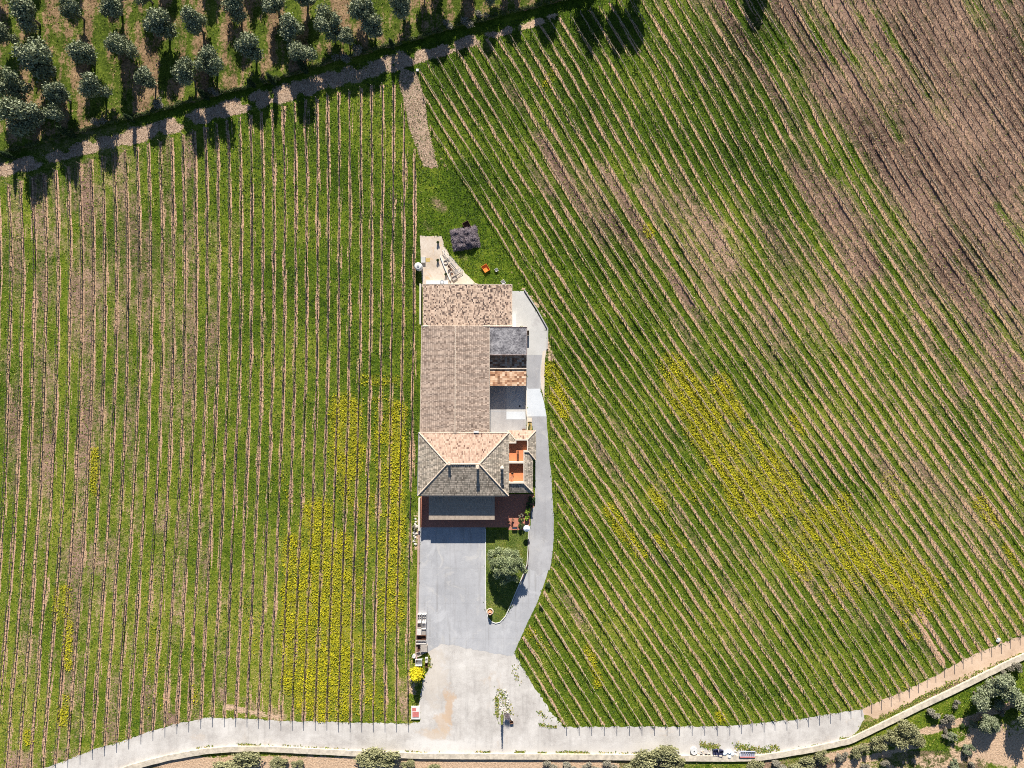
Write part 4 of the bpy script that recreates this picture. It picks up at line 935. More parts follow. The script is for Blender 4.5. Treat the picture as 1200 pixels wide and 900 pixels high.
for a in [
 ('sc', 0, 282, 888, 1.35, 'broad olive-green shrub over the lane wall at the lower left', 2.1), ('sc', 1, 328, 893, .75, 'small shrub right of the broad lower-left one', 1.6), ('sc', 2, 349, 894, .55, 'little shrub at the end of the lower-left clump', 1.5),
 ('sc', 1, 444, 887, 1.25, 'broad shrub over the lane wall left of the driveway mouth', 2.3), ('sc', 2, 478, 895, .7, 'small shrub on the right flank of the broad one', 1.3), ('sc', 0, 505, 899, .7, 'low shrub at the bottom edge below the driveway', 1.8),
 ('gr', 0, 645, 895, .8, 'dark bare-twigged shrub below the wall right of the driveway mouth', 1.6), ('gr', 1, 668, 896, .9, 'twiggy shrub second right of the driveway mouth', 1.5), ('gr', 2, 692, 897, .8, 'twiggy shrub third right of the driveway mouth', 1.6), ('gr', 0, 715, 895, .9, 'twiggy shrub against the large olive shrub', 1.5),
 ('sc', 2, 768, 884, 1.55, 'largest olive-green shrub over the lane wall, beside the dumped drum', 1.75), ('sc', 0, 741, 893, .95, 'shrub on the left flank of the largest one', 1.2), ('sc', 1, 792, 893, .9, 'shrub on the right flank of the largest one', 1.2),
 ('sc', 1, 884, 897, .8, 'small shrub below the slatted trailer', 1.4), ('gr', 1, 912, 894, .9, 'grey shrub below the wall right of the trailer', 1.5), ('sc', 0, 938, 892, 1.0, 'green-grey shrub below the curve of the wall', 1.6), ('sc', 2, 962, 885, .9, 'bushy shrub under the white end of the gravel'), ('gr', 2, 985, 884, .9, 'pale grey shrub by the tan path end'),
 ('sc', 0, 1005, 878, 1.0, 'shrub close under the bending wall'), ('sc', 1, 1028, 868, 1.05, 'green shrub left of the large brown-green tree'), ('gr', 0, 1012, 897, .7, 'little shrub at the bottom edge in the tan path'), ('gr', 1, 1036, 893, .8, 'grey shrub at the bottom edge right of the tan path'),
 ('gr', 1, 1092, 834, 1.0, 'pale leafless shrub under the wall', 1.2), ('gr', 2, 1108, 842, 1.0, 'pale leafless shrub above the twin tan ruts'), ('gr', 0, 1118, 823, .7, 'thin grey shrub close to the wall'), ('gr', 2, 1106, 858, .7, 'small pale shrub between the twin tan ruts'), ('ol', 1, 1113, 861, .6, 'round grey-leaved bush below the twin ruts'),
 ('ol', 0, 1139, 847, .5, 'small round bush left of the dark hollow'), ('gb', 1, 1126, 850, .35, 'tiny green bush in the meadow'), ('gr', 0, 1170, 831, .8, 'grey shrub under the tree cluster'), ('ol', 2, 1132, 876, .65, 'round grey-leaved bush near the lower right corner'), ('ol', 1, 1115, 893, .6, 'grey-leaved bush at the bottom edge'), ('gr', 1, 1137, 895, .6, 'low grey bush at the bottom edge next to the round one'),
 ('gr', 2, 1186, 781, 1.0, 'purple-grey twiggy shrub close under the wall at the right'), ('gr', 1, 1176, 788, .8, 'smaller purple-grey shrub beside the twiggy one')]:
    shrub(a[0], a[1], a[2], a[3], a[4], a[5], *(a[6:]), group='shrubs below the lane wall')
BT = [olive_template(150 + i, M['scrub' if i < 2 else 'olive'], spread=1.9, nl=10, zc=2.7, n=5200, leaf=.16, rl=(.6, 1.05)) for i in range(3)] + [olive_template(160, M['olive'], spread=1.5, nl=8, zc=2.6, n=3800, leaf=.16)]
for t, x, y, s, lab in [(0, 1054, 851, 1.15, 'large brown-green tree with gaps in its crown below the wall'), (1, 1040, 861, .7, 'small tree joined to the left of the large brown-green one'), (1, 1068, 860, .75, 'small tree joined to the right of the large brown-green one'),
        (2, 1163, 795, 1.25, 'widest grey-green tree of the cluster under the wall'), (3, 1141, 811, 1.1, 'round dark-leaved tree at the left end of the cluster'), (3, 1155, 803, .9, 'dark tree between the round one and the widest one'), (2, 1149, 842, .85, 'grey-green tree standing alone below the cluster'), (3, 1160, 849, .6, 'small tree leaning on the lone grey-green one'), (3, 1165, 822, .6, 'little tree in the shade of the cluster'),
        (2, 1192, 824, 1.35, 'dark olive tree cut by the right edge'), (3, 1185, 814, .8, 'smaller tree at the upper side of the right-edge one'), (0, 1225, 800, 1.2, 'tree past the right edge')]:
    place_tree(BT[t], 'scrub_tree', lab, 'tree', x, y, s, x % 5, 0.0, 'trees below the lane wall')

# ------------------------------------------------------------------ the farmhouse
def ridge_caps(mb, pts, r=.15, n=6):
    for a, b in zip(pts[:-1], pts[1:]):
        a, b = Vector(a), Vector(b); L = (b - a).length; k = max(1, int(L / .42)); up = Vector((0, 0, .03))
        for i in range(k):
            p = a.lerp(b, i / k) + up; q = a.lerp(b, (i + .94) / k) + up
            mb.tube(p, q, r * random.uniform(.95, 1.1), r * .85, n)
def window(parent, x, y, z, w, h, face):
    """face: 'x+','x-','y+','y-' outward direction"""
    s = 1 if face[1] == '+' else -1; fr = MB(); gl = MB()
    if face[0] == 'x':
        fr.box(min(x, x + s * .06), y - w / 2 - .08, z - .08, max(x, x + s * .06), y + w / 2 + .08, z + h + .08)
        f = fr.build('window', M['shutter'], parent); gl.box(min(x + s * .065, x + s * .085), y - w / 2, z, max(x + s * .065, x + s * .085), y + w / 2, z + h)
    else:
        fr.box(x - w / 2 - .08, min(y, y + s * .06), z - .08, x + w / 2 + .08, max(y, y + s * .06), z + h + .08)
        f = fr.build('window', M['shutter'], parent); gl.box(x - w / 2, min(y + s * .065, y + s * .085), z, x + w / 2, max(y + s * .065, y + s * .085), z + h)
    gl.build('pane', M['glass'], f)
def poly3(*p): return [W(*q) for q in p]

EZ, RZ = 5.85, 7.55
c = W(543, 544); house = thing('farmhouse', 'farmhouse with hipped tile roof, three chimneys and a tiled porch facing the driveway', 'house', (c.x, c.y, 0))
TL, TR, BR_, BL = W(490.8, 506.8, EZ), W(596.2, 507.3, EZ), W(596.0, 581, EZ), W(489.5, 580.8, EZ); RL, RR_ = W(524, 543.8, RZ), W(561.8, 543.8, RZ)
wb = MB(); wi = .45
wb.prism([(TL.x + wi, TL.y - wi), (TR.x - wi, TR.y - wi), (BR_.x - wi, BR_.y + wi), (BL.x + wi + .2, BL.y + wi)], 0, EZ - .16)
wall = wb.build('wall', M['plaster'], house)
rf = MB()
rf.slab([TL, TR, RR_, RL]); rf.slab([BR_, BL, RL, RR_]); rf.slab([TL, RL, BL]); rf.slab([TR, BR_, RR_])
rf2 = MB(); rf2.v, rf2.f, rf2.uv = [], [], {}
rf_n = MB().slab([TL, TR, RR_, RL]); north = rf_n.build('sun_toned_roof_slope', M['roof_sun_toned'], house)  # sun-facing slope, its lit tone carried by the tile colour
rf = MB(); rf.slab([BR_, BL, RL, RR_]); rf.slab([TL, RL, BL]); rf.slab([TR, BR_, RR_])
roof = rf.build('roof', M['roof_lichen'], house)
cp = MB(); ridge_caps(cp, [RL, RR_]); [ridge_caps(cp, [a, b]) for a, b in ((TL, RL), (BL, RL), (TR, RR_), (BR_, RR_))]; ridge_caps(cp, [TL, TR], .09)
cp.build('ridge_cap', M['mortar'], roof)
gt = MB(); gt.tube(BL + Vector((0, -.05, -.1)), BR_ + Vector((0, -.05, -.1)), .07); gt.tube(TL + Vector((-.05, 0, -.1)), BL + Vector((-.05, 0, -.1)), .07); gt.build('gutter', M['metal'], roof)
def chimney(x, y, zb, zt, w, capw, m=None, round_=False):
    p = W(x, y, zb); q = MB()
    if round_: q.lathe((p.x, p.y, 0), [(w * .5, zb - .8), (w * .5, zt - .35), (w * .72, zt - .3), (w * .72, zt - .12), (w * .35, zt)], 14)
    else: q.box(p.x - w / 2, p.y - w / 2, zb - .9, p.x + w / 2, p.y + w / 2, zt - .15)
    o = q.build('chimney', M['plaster'], house); k = MB()
    if round_: k.lathe((p.x, p.y, 0), [(w * .5, zt + .02), (w * .5, zt + .12), (.05, zt + .25)], 14)
    else:
        k.box(p.x - capw / 2, p.y - capw / 2, zt - .14, p.x + capw / 2, p.y + capw / 2, zt)
        for a in (-1, 1): k.box(p.x + a * w * .3 - .05, p.y - w * .35, zt, p.x + a * w * .3 + .05, p.y + w * .35, zt + .2)
    k.build('chimney_cap', M['mortar'], o)
chimney(526.6, 543, RZ - .05, RZ + .78, .5, .55)
chimney(560, 546.5, RZ - .25, RZ + 1.3, .55, .7)
chimney(588.5, 547, 6.3, 8.6, .55, .7, round_=True)
# doors and windows of the main block
yb = BR_.y + wi; xl = BL.x + wi + .2; xr = BR_.x - wi
for x in (-15.5, -11.5, -7.5, -3.6): window(house, x, yb, 3.9, .9, 1.2, 'y-')
for x in (-15.5, -8.0): window(house, x, yb, .9, 1.0, 1.3, 'y-')
for y in (-13.0, -17.5, -21.0): window(house, xl, y, 3.6, .9, 1.2, 'x-'); window(house, xl, y, 1.0, .9, 1.2, 'x-')
dr = MB().box(-12.0, yb - .09, 0, -10.9, yb, 2.15).build('door', M['shutter'], house); MB().tube((-11.05, yb - .15, 1.0), (-11.05, yb - .15, 1.15), .03).build('handle', M['metal'], dr)
# porch
pz0, pz1 = 3.75, 3.2
pr = MB().slab([W(502.5, 577, pz0), W(579.6, 577, pz0), W(579.6, 609, pz1), W(502.5, 609, pz1)]); po = pr.build('porch_roof', M['roof_plain'], house)
a, b = W(502.5, 609, pz1), W(579.6, 609, pz1); MB().tube(a + Vector((0, .02, -.14)), b + Vector((0, .02, -.14)), .07).build('gutter', M['metal'], po)
for i in range(5):
    x = a.x + .35 + (b.x - a.x - .7) * i / 4; MB().box(x - .17, a.y + .4, 0, x + .17, a.y + .74, 3.05).build('porch_pillar', M['plaster'], house)
MB().box(a.x + .1, a.y + .38, 2.78, b.x - .1, a.y + .76, 3.02).build('porch_beam', M['darkwood'], house)

# east wing round the two roof terraces
oz, iz = 3.35, 4.15
wg = MB()
gA = W(597, 507); gB = W(627.3, 538); gC = W(623.3, 575.8)
x1 = W(627, 507).x - .35; x2 = W(624.2, 540).x - .3; yT = W(600, 505).y - .35; yM = W(600, 538.5).y + .3; yB = W(600, 576.3).y + .35
xw = W(596, 540).x - .3
wg.prism([(xw, yT), (x1, yT), (x1, yM), (x2, yM), (x2, yB), (xw, yB)], 0, 3.08); wg.build('wing_wall', M['plaster'], house)
w1 = MB().slab(poly3((594.6, 504.4, oz), (628.2, 504.4, oz), (618.3, 515.2, iz), (604.2, 515.2, iz))); wr = w1.build('wing_sun_toned_roof', M['roof_sun_toned'], house)  # sun-facing wing slope, lit tone painted in as well
w2 = MB(); w2.slab(poly3((628.2, 504.6, oz), (628.2, 539.6, oz), (619.6, 529.2, iz), (618.5, 515.3, iz)))
w2.slab(poly3((596.4, 507.0, 3.6), (604.0, 515.4, iz), (604.0, 518.6, iz), (596.4, 518.6, 3.9)))
w2.slab(poly3((614.3, 529.6, iz), (619.4, 529.8, iz - .1), (624.6, 536.5, oz), (624.6, 577.2, oz), (614.2, 566.8, iz)))
w2.slab(poly3((596.3, 566.8, iz), (614.2, 566.8, iz), (624.4, 577.3, oz), (596.3, 577.3, oz)))
wr2 = w2.build('wing_roof', M['roof_lichen'], house)
cp = MB(); ridge_caps(cp, poly3((628.2, 504.5, oz), (618.4, 515.2, iz)), .13); ridge_caps(cp, poly3((595, 504.6, oz), (604.1, 515.2, iz)), .12); ridge_caps(cp, poly3((628, 539.4, oz + .02), (619.5, 529.4, iz)), .12); ridge_caps(cp, poly3((624.5, 577.2, oz), (614.2, 566.8, iz)), .13)
cp.build('ridge_cap', M['mortar'], wr2)
flz = 3.12
fl1 = MB(); n_ = [W(596.6, 515.5, flz), W(618.3, 515.5, flz), W(618.3, 529, flz), W(613.8, 529, flz), W(613.8, 566.5, flz), W(596.6, 566.5, flz)]
fl1.face([p + Vector((0, 0, 0)) for p in n_][::-1] if False else [(p.x, p.y, flz) for p in n_][::-1], [(p.x, p.y) for p in n_][::-1])
fl = fl1.build('terrace_floor', M['terracotta'], house)
pz = 4.32
def par(x0, y0, x1_, y1_, zt=pz): return MB().pbox(x0, y0, x1_, y1_, flz - .3, zt)
pw = MB()
for r in [(604.0, 514.6, 618.9, 516.2), (596.6, 518.0, 603.95, 519.6), (604.0, 516.25, 605.0, 519.6), (617.6, 516.25, 618.9, 528.5), (613.4, 528.55, 619.6, 530.0), (613.4, 530.05, 614.5, 565.0), (596.6, 541.2, 613.35, 543.0), (596.6, 565.05, 614.5, 566.6)]:
    aa = W(r[0], r[3], pz); bb = W(r[2], r[1], pz); pw.box(aa.x, aa.y, flz - .2, bb.x, bb.y, pz)
pw.build('terrace_parapet', M['plaster'], house)
for y in (-12.5, -18.5): window(house, x2 if y < -16 else x1, y, 1.0, .9, 1.1, 'x+')
for x in (1.6, 3.6): window(house, x, yT, 1.0, .8, 1.0, 'y+')

# furniture on the roof terraces
def bench(c, w, l, z, lab, name='slatted_bench', ang=0.0):
    t = thing(name, lab, 'bench', (c.x, c.y, z)); q = MB()
    for i in range(int(l / .14)): q.box(c.x - w / 2, c.y - l / 2 + i * .14, z + .40, c.x + w / 2, c.y - l / 2 + i * .14 + .09, z + .44)
    q.build('seat', M['darkwood'], t)
    for a in (-1, 1):
        for b_ in (-1, 1): MB().box(c.x + a * (w / 2 - .05) - .03, c.y + b_ * (l / 2 - .08) - .03, z, c.x + a * (w / 2 - .05) + .03, c.y + b_ * (l / 2 - .08) + .03, z + .4).build('leg', M['darkwood'], t)
    MB().box(c.x + w / 2 - .04, c.y - l / 2, z + .45, c.x + w / 2, c.y + l / 2, z + .8).build('backrest', M['darkwood'], t)
bench(W(606.8, 534, flz), .45, 2.3, flz, 'dark slatted bench in the middle of the upper roof terrace')
def round_table(c, z, r, lab, m, h=.74):
    t = thing('round_table', lab, 'table', (c.x, c.y, z)); MB().lathe((c.x, c.y, z), [(r, h - .04), (r, h)], 20).build('tabletop', m, t)
    MB().lathe((c.x, c.y, z), [(.22, 0), (.22, .03), (.04, .05), (.04, h - .05)], 10).build('pedestal', M['darkwood'], t)
round_table(W(599.7, 559.5, flz), flz, .40, 'small round table on the lower roof terrace', M['pot'])
def chair(x, y, z, ang, lab, m, group=None, name='chair'):
    t = thing(name, lab, 'chair', (x, y, z), group)
    def R2(a, b_): return (x + a * math.cos(ang) - b_ * math.sin(ang), y + a * math.sin(ang) + b_ * math.cos(ang))
    MB().obox(R2(0, 0), ang, .46, .46, z + .42, z + .46).build('seat', m, t); MB().obox(R2(0, .22), ang, .46, .04, z + .47, z + .88).build('backrest', m, t)
    for a in (-.19, .19):
        for b_ in (-.19, .19):
            p = R2(a, b_); MB().box(p[0] - .02, p[1] - .02, z, p[0] + .02, p[1] + .02, z + .42).build('leg', m, t)
p = W(600.5, 554.5, flz); chair(p.x, p.y, flz, .4, 'small dark chair by the round table on the lower roof terrace', M['rust'])

# ------------------------------------------------------------------ the long barn and its sheds
c = W(534, 445); barn = thing('long_barn', 'long barn with a weathered two-slope tile roof joined to the farmhouse', 'barn', (c.x, c.y, 0))
bz, brz = 5.25, 5.98
a, b, c_, d = W(494.2, 381.5, bz), W(573.6, 381.5, bz), W(573.4, 508, bz), W(492.2, 508, bz); r0, r1 = W(533.8, 381.5, brz), W(533.2, 508, brz)
MB().prism([(a.x + .4, a.y - .1), (b.x - .2, b.y - .1), (c_.x - .2, c_.y - .4), (d.x + .4, d.y - .4)], 0, bz - .16).build('wall', M['plaster'], barn)
gb_ = MB(); gb_.face([a + Vector((.4, -.12, -.16)), b + Vector((-.2, -.12, -.16)), r0 + Vector((0, -.12, -.2))]); gb_.face([d + Vector((.4, .42, -.16)), r1 + Vector((0, .42, -.2)), c_ + Vector((-.2, .42, -.16))]); gb_.build('gable', M['plaster'], barn)
rr = MB(); rr.slab([a, r0, r1, d]); rr.slab([r0, b, c_, r1]); ro = rr.build('roof', M['roof_old'], barn)
cp = MB(); ridge_caps(cp, [r0, r1], .13); ridge_caps(cp, [b, c_], .07); ridge_caps(cp, [a, d], .07); cp.build('ridge_cap', M['mortar'], ro)
for i, y in enumerate((-8.5, -4.0, .5, 5.0, 9.0)): window(barn, a.x + .4 if y > 0 else d.x + .5, y, 2.6, 1.2, .8, 'x-')
window(barn, W(573, 495).x - .28, -7.6, 1.0, 1.0, 1.2, 'x+')

c = W(548, 360); shed = thing('tiled_shed', 'shed with a bright speckled single-slope tile roof at the top of the buildings', 'shed', (c.x, c.y, 0))
a, b, c_, d = W(495.4, 333.2, 3.5), W(600, 333.4, 3.5), W(600, 382.2, 5.25), W(495.4, 382.2, 5.25)
MB().hexa([(a.x + .3, a.y - .4, 0), (b.x - .2, b.y - .4, 0), (c_.x - .2, c_.y + .05, 0), (d.x + .3, d.y + .05, 0)][::-1], [(a.x + .3, a.y - .4, 3.40), (b.x - .2, b.y - .4, 3.40), (c_.x - .2, c_.y + .05, 5.05), (d.x + .3, d.y + .05, 5.05)][::-1]).build('wall', M['plaster'], shed)
ro = MB().slab([a, b, c_, d]).build('roof', M['roof_speck'], shed)
cp = MB(); ridge_caps(cp, [d, c_], .17); ridge_caps(cp, [a, b], .08); ridge_caps(cp, [b, c_], .07); cp.build('ridge_cap', M['mortar'], ro)
for x in (-16.5, -12, -7, -3): window(shed, x, a.y - .4, 1.2, 1.0, .8, 'y+')
dd_ = MB().box(b.x - .2, 16.0, 0, b.x - .12, 17.2, 2.1).build('door', M['shutter'], shed); MB().tube((b.x - .05, 16.1, 1.0), (b.x - .05, 16.1, 1.14), .03).build('handle', M['metal'], dd_)

c = W(596, 400); ann = thing('grey_roofed_shed', 'square shed with a plain grey roof on the lane side of the barn', 'shed', (c.x, c.y, 0))
a, b, c_, d = W(573.8, 383.3, 5.32), W(617.6, 383.3, 5.32), W(617.4, 416, 4.55), W(573.8, 416, 4.55)
MB().prism([(a.x, a.y - .25), (b.x - .15, b.y - .25), (c_.x - .15, c_.y + .2), (d.x, d.y + .2)], 0, 4.4).build('wall', M['plaster'], ann)
ro = MB().slab([a, b, c_, d], .12).build('roof', M['roof_grey'], ann)
cp = MB(); ridge_caps(cp, [a + Vector((.05, 0, 0)), b], .07); cp.tube(d, c_, .05); cp.tube(b, c_, .05); cp.build('roof_edging', M['coping'], ro)
window(ann, b.x - .15, 9.5, 1.2, .9, 1.0, 'x+')
dk = MB().box(b.x - .15, 6.6, 0, b.x - .07, 7.7, 2.1).build('door', M['shutter'], ann); MB().tube((b.x, 6.7, 1.0), (b.x, 6.7, 1.12), .03).build('handle', M['metal'], dk)

c = W(595, 440); ls = thing('low_tiled_store', 'low store with patchwork brown tiles between the grey roof and the courtyard', 'shed', (c.x, c.y, 0))
a, b, c_, d = W(573.8, 415.9, 2.95), W(617.2, 415.9, 2.95), W(616.6, 452, 2.85), W(573.8, 452, 2.85)
MB().prism([(a.x, a.y + .1), (b.x - .15, b.y + .1), (c_.x - .15, c_.y + .25), (d.x, d.y + .25)], 0, 2.70).build('wall', M['plaster'], ls)
ro = MB().slab([a, b, c_, d], .12).build('roof', M['roof_patch'], ls)
q0, q1 = W(573.8, 431.8, 3.0), W(617, 431.8, 3.0); MB().box(q0.x, q0.y - .14, 2.8, q1.x, q0.y + .14, 3.12).build('roof_beam', M['mortar'], ro)
for x in (-3.8, -.2): MB().box(x, c_.y + .17, 0, x + 1.3, c_.y + .25, 2.2).build('door', M['shutter'], ls)

# ------------------------------------------------------------------ small things
def crate(px0, py0, px1, py1, h, m, lab, name='pallet_crate', cat='crate', z=0.0, group=None, slats=True, rot=0.0, div=0):
    a = W(px0, py1, z + h); b = W(px1, py0, z + h); cx, cy = (a.x + b.x) / 2, (a.y + b.y) / 2; w, l = b.x - a.x, b.y - a.y
    t = thing(name, lab, cat, (cx, cy, z), group); ca, sa = math.cos(rot), math.sin(rot)
    def P2(u, v): return (cx + u * ca - v * sa, cy + u * sa + v * ca)
    fl_ = MB(); fl_.obox((cx, cy), rot, w * .98, l * .98, z + .08, z + .12); fl_.build('floor', m, t)
    sd = MB(); k = 3 if slats else 1
    for i in range(k):
        z0 = z + .05 + (h - .05) * i / k; z1 = z + .05 + (h - .05) * (i + (.72 if slats else 1)) / k
        for s in (-1, 1): sd.obox(P2(s * (w / 2 - .02), 0), rot, .04, l, z0, z1); sd.obox(P2(0, s * (l / 2 - .02)), rot, w - .09, .04, z0, z1)
    for i in range(div): sd.obox(P2(-w / 2 + w * (i + 1) / (div + 1), 0), rot, .05, l - .1, z + .12, z + h * .9)
    sd.build('side', m, t)
    pp_ = MB()
    for s in (-1, 1):
        for q_ in (-1, 1): pp_.obox(P2(s * (w / 2 - .08), q_ * (l / 2 - .08)), rot, .07, .07, z, z + h + .01)
    pp_.build('corner_post', m, t); return t
def stackpallet(px0, py0, px1, py1, n, m, lab, group, ang=0.0):
    h = n * .15; a = W(px0, py1, h); b = W(px1, py0, h); cx, cy = (a.x + b.x) / 2, (a.y + b.y) / 2; w, l = b.x - a.x, b.y - a.y
    for i in range(n):
        z = i * .15; t = thing('pallet', lab if i == n - 1 else lab.replace('top pallet', '%s pallet from the ground' % ordinal(i + 1)), 'pallet', (cx, cy, z), group)
        q = MB(); k = 7
        for j in range(k): q.obox((cx, cy - l / 2 + l * (j + .5) / k), ang, w, l / k * .66, z + .11, z + .135)
        q.build('deck', m, t); q = MB()
        for s in (-1, 0, 1): q.obox((cx + s * (w / 2 - .06), cy), ang, .1, l, z + .005, z + .105)
        q.build('bearer', m, t)
g = 'stacked pallets and crates beside the driveway'
crate(489.2, 720, 493.6, 730, .95, M['palewood'], 'bleached crate at the top left of the stack beside the driveway', group=g, div=1)
crate(494.4, 720, 499.4, 730, .95, M['palewood'], 'bleached crate at the top right of the stack beside the driveway', group=g, div=1)
crate(489, 731, 493.4, 736.6, .8, M['wood'], 'greyer crate below the top left one beside the driveway', group=g)
crate(494.2, 730.6, 499, 737.6, .9, M['palewood'], 'bleached crate in the middle of the right column beside the driveway', group=g)
stackpallet(488.6, 737.2, 493.8, 744.4, 5, M['palewood'], 'top pallet of the left pile at the lower end of the crates', g)
stackpallet(494.4, 738, 498.8, 744, 4, M['wood'], 'top pallet of the right pile at the lower end of the crates', g)
def slabthing(name, px0, py0, px1, py1, h0, h1, m, lab, cat, group=None):
    a = W(px0, py1, h1); b = W(px1, py0, h1); t = MB().box(a.x, a.y, h0, b.x, b.y, h1).build(name, m, None, loc=((a.x + b.x) / 2, (a.y + b.y) / 2, h0)); return tagit(t, lab, cat, group)
crate(487.8, 745.2, 499, 750.4, 1.0, M['darkwood'], 'long dark open crate below the pallet piles', group=g)
crate(487.2, 751.2, 499.4, 755.2, .9, M['palewood'], 'long crate with a pale rim beside the driveway', group=g)
crate(488, 756.4, 492.2, 764, .6, M['darkwood'], 'small brown crate left of the grey pallet pile', group=g)
stackpallet(492.8, 756.4, 500.8, 764.2, 6, M['wood'], 'top pallet of the grey pile near the yellow conifer', g)
crate(488, 764.4, 493, 769.6, .7, M['wood'], 'grey crate half in shade below the small brown one', group=g, rot=.35)
def drum(px, py, r, h, m, lab, name='drum', cat='drum', rim=True):
    p = W(px, py, h); t = thing(name, lab, cat, (p.x, p.y, 0))
    MB().lathe((p.x, p.y, 0), [(r, 0), (r, h * .32), (r * 1.04, h * .34), (r, h * .36), (r, h * .66), (r * 1.04, h * .68), (r, h * .7), (r, h)], 20).build('body', m, t)
    MB().torus((p.x, p.y, h), r * .97, .03, 20).build('rim', m, t); MB().lathe((p.x, p.y, h), [(r * .18, .0), (r * .18, .04)], 10).build('cap', M['rubber'], t)
drum(485, 769.5, .34, .8, M['white'], 'small white drum with a dark cap beside the vine row')
crate(486.6, 773.4, 494.4, 780.6, .9, M['white'], 'white square bin between the crates and the yellow conifer', 'white_bin', 'bin', slats=False)
crate(498.2, 771.4, 501, 776.6, .8, M['palewood'], 'narrow pale crate standing at the gravel edge', group=g)
crate(498, 777.4, 500.8, 782.4, .7, M['darkwood'], 'narrow dark crate standing at the gravel edge', group=g)
# utility box with two red lids
t = thing('utility_box', 'white low utility base with two faded red lids beside the last vine row', 'utility box', tuple(W(487, 835)))
a = W(481.8, 843, .35); b = W(492, 828, .35); MB().box(a.x, a.y, 0, b.x, b.y, .35).build('base', M['white'], t)
for r in ((483, 829.6, 487.6, 833), (483.3, 834.2, 490.8, 840.4)):
    a = W(r[0], r[3], .4); b = W(r[2], r[1], .4); MB().box(a.x, a.y, .352, b.x, b.y, .42).build('lid', M['redpaint'], t)
# island: rocks, plank, dead bush
rk = random.Random(4)
def rock(px, py, r, lab, group, m=None, hs=.6):
    import bmesh
    bm = bmesh.new(); bmesh.ops.create_icosphere(bm, subdivisions=2, radius=1.0)
    sx, sy = rk.uniform(.8, 1.3), rk.uniform(.8, 1.2)
    for v in bm.verts:
        k = 1 + rk.uniform(-.18, .18); v.co = Vector((v.co.x * r * sx * k, v.co.y * r * sy * k, max(-.1, v.co.z * r * hs * k)))
    me = bpy.data.meshes.new('rock'); bm.to_mesh(me); bm.free(); me.materials.append(m or M['stone']); o = bpy.data.objects.new('rock', me); COL.objects.link(o)
    p = W(px, py); o.location = (p.x, p.y, r * .2); o.rotation_euler = (0, 0, rk.uniform(0, 6)); tagit(o, lab, 'rock', group)
for i in range(34):
    ang = rk.uniform(0, 6.28); q = rk.uniform(.2, 1) ** .5; x = 588 + 7 * q * math.cos(ang) + 2; y = 822 + 15 * q * math.sin(ang)
    rock(x, y, rk.uniform(.10, .28), 'loose pale stone on the weedy island in the gravel', 'stones on the gravel island')
for i in range(22): rock(rk.uniform(483.5, 488.5), rk.uniform(608, 640), rk.uniform(.12, .32), 'pale rubble stone between the vineyard and the boundary wall', 'rubble beside the boundary wall')
a, b = W(594, 833, .3), W(600.5, 844.5, .5); tagit(MB().tube(a, b, .12, .12, 4).build('plank', M['white'], None, loc=tuple(W(597, 838, .3))), 'white plank lying aslant on the stony island', 'plank')
crate(597.6, 845, 601.4, 848.6, .5, M['rust'], 'small dark box at the lower end of the white plank', 'dark_box', 'box', slats=False, rot=.25)
def twig_bush(px, py, r, h, n, lab, m, name='bare_bush'):
    p = W(px, py); mb = MB()
    for i in range(n):
        a = rk.uniform(0, 6.28); q = rk.uniform(.2, 1) * r; e = Vector((p.x + q * math.cos(a), p.y + q * math.sin(a), h * rk.uniform(.5, 1))); s_ = Vector((p.x + .1 * math.cos(a), p.y + .1 * math.sin(a), 0))
        md = s_.lerp(e, .55) + Vector((0, 0, .15)); mb.tube(s_, md, .022, .015, 3); mb.tube(md, e, .015, .006, 3)
        for _ in range(2): mb.tube(md, md + Vector((rk.uniform(-.4, .4), rk.uniform(-.4, .4), rk.uniform(.1, .5))), .011, .005, 3)
    tagit(mb.build(name, m, None, loc=(p.x, p.y, 0)), lab, 'bush')
twig_bush(594.5, 836, 1.0, 1.9, 150, 'leafless brown bush beside the slender cypress', M['brush'])
# brushwood pile
def heap(px, py, rx, ry, h, n, lab, rot):
    p = W(px, py); mb = MB(); cr, sr = math.cos(rot), math.sin(rot)
    for i in range(n):
        u = rk.uniform(-1, 1); v = rk.uniform(-1, 1)
        ed = max(abs(u), abs(v)); top = h * (1 - ed ** 4) * rk.uniform(.6, 1.0) * (.62 + .75 * float(vnoise(np.array([u * 30.]), np.array([v * 30.]), 7, 41)[0]))
        x, y = u * rx, v * ry; X = p.x + x * cr - y * sr; Y = p.y + x * sr + y * cr
        a = rk.uniform(0, 3.14); L = rk.uniform(.35, .9); z = top
        d = Vector((math.cos(a) * L / 2, math.sin(a) * L / 2, rk.uniform(-.12, .18))); c0 = Vector((X, Y, z))
        mb.tube(c0 - d, c0 + d, rk.uniform(.018, .04), rk.uniform(.012, .03), 3)
    k = 14; ring0 = []; ring1 = []
    for i in range(k):
        a = 2 * math.pi * i / k; e = 1 / max(abs(math.cos(a)), abs(math.sin(a))) ** .8
        for ring, sc_, z in ((ring0, .97, 0), (ring1, .7, h * .42)):
            x, y = math.cos(a) * rx * sc_ * min(e, 1.25), math.sin(a) * ry * sc_ * min(e, 1.25); ring.append((p.x + x * cr - y * sr, p.y + x * sr + y * cr, z))
    mb.hexa(ring0, ring1); tagit(mb.build('brushwood_pile', M['brush'], None, loc=(p.x, p.y, 0)), lab, 'brushwood')
heap(545, 279.5, 2.75, 2.2, 1.35, 4200, 'large grey-purple pile of vine prunings in the grass above the buildings', .18)
crate(543, 259.5, 550.6, 267.5, .9, M['rust'], 'dark rust-red open crate behind the brushwood pile', 'rusty_crate', 'crate', slats=False, rot=.5)
crate(565.6, 310, 572.6, 318.4, .5, M['orange'], 'bright orange open crate in the grass', 'orange_crate', 'crate', slats=False, rot=.55)
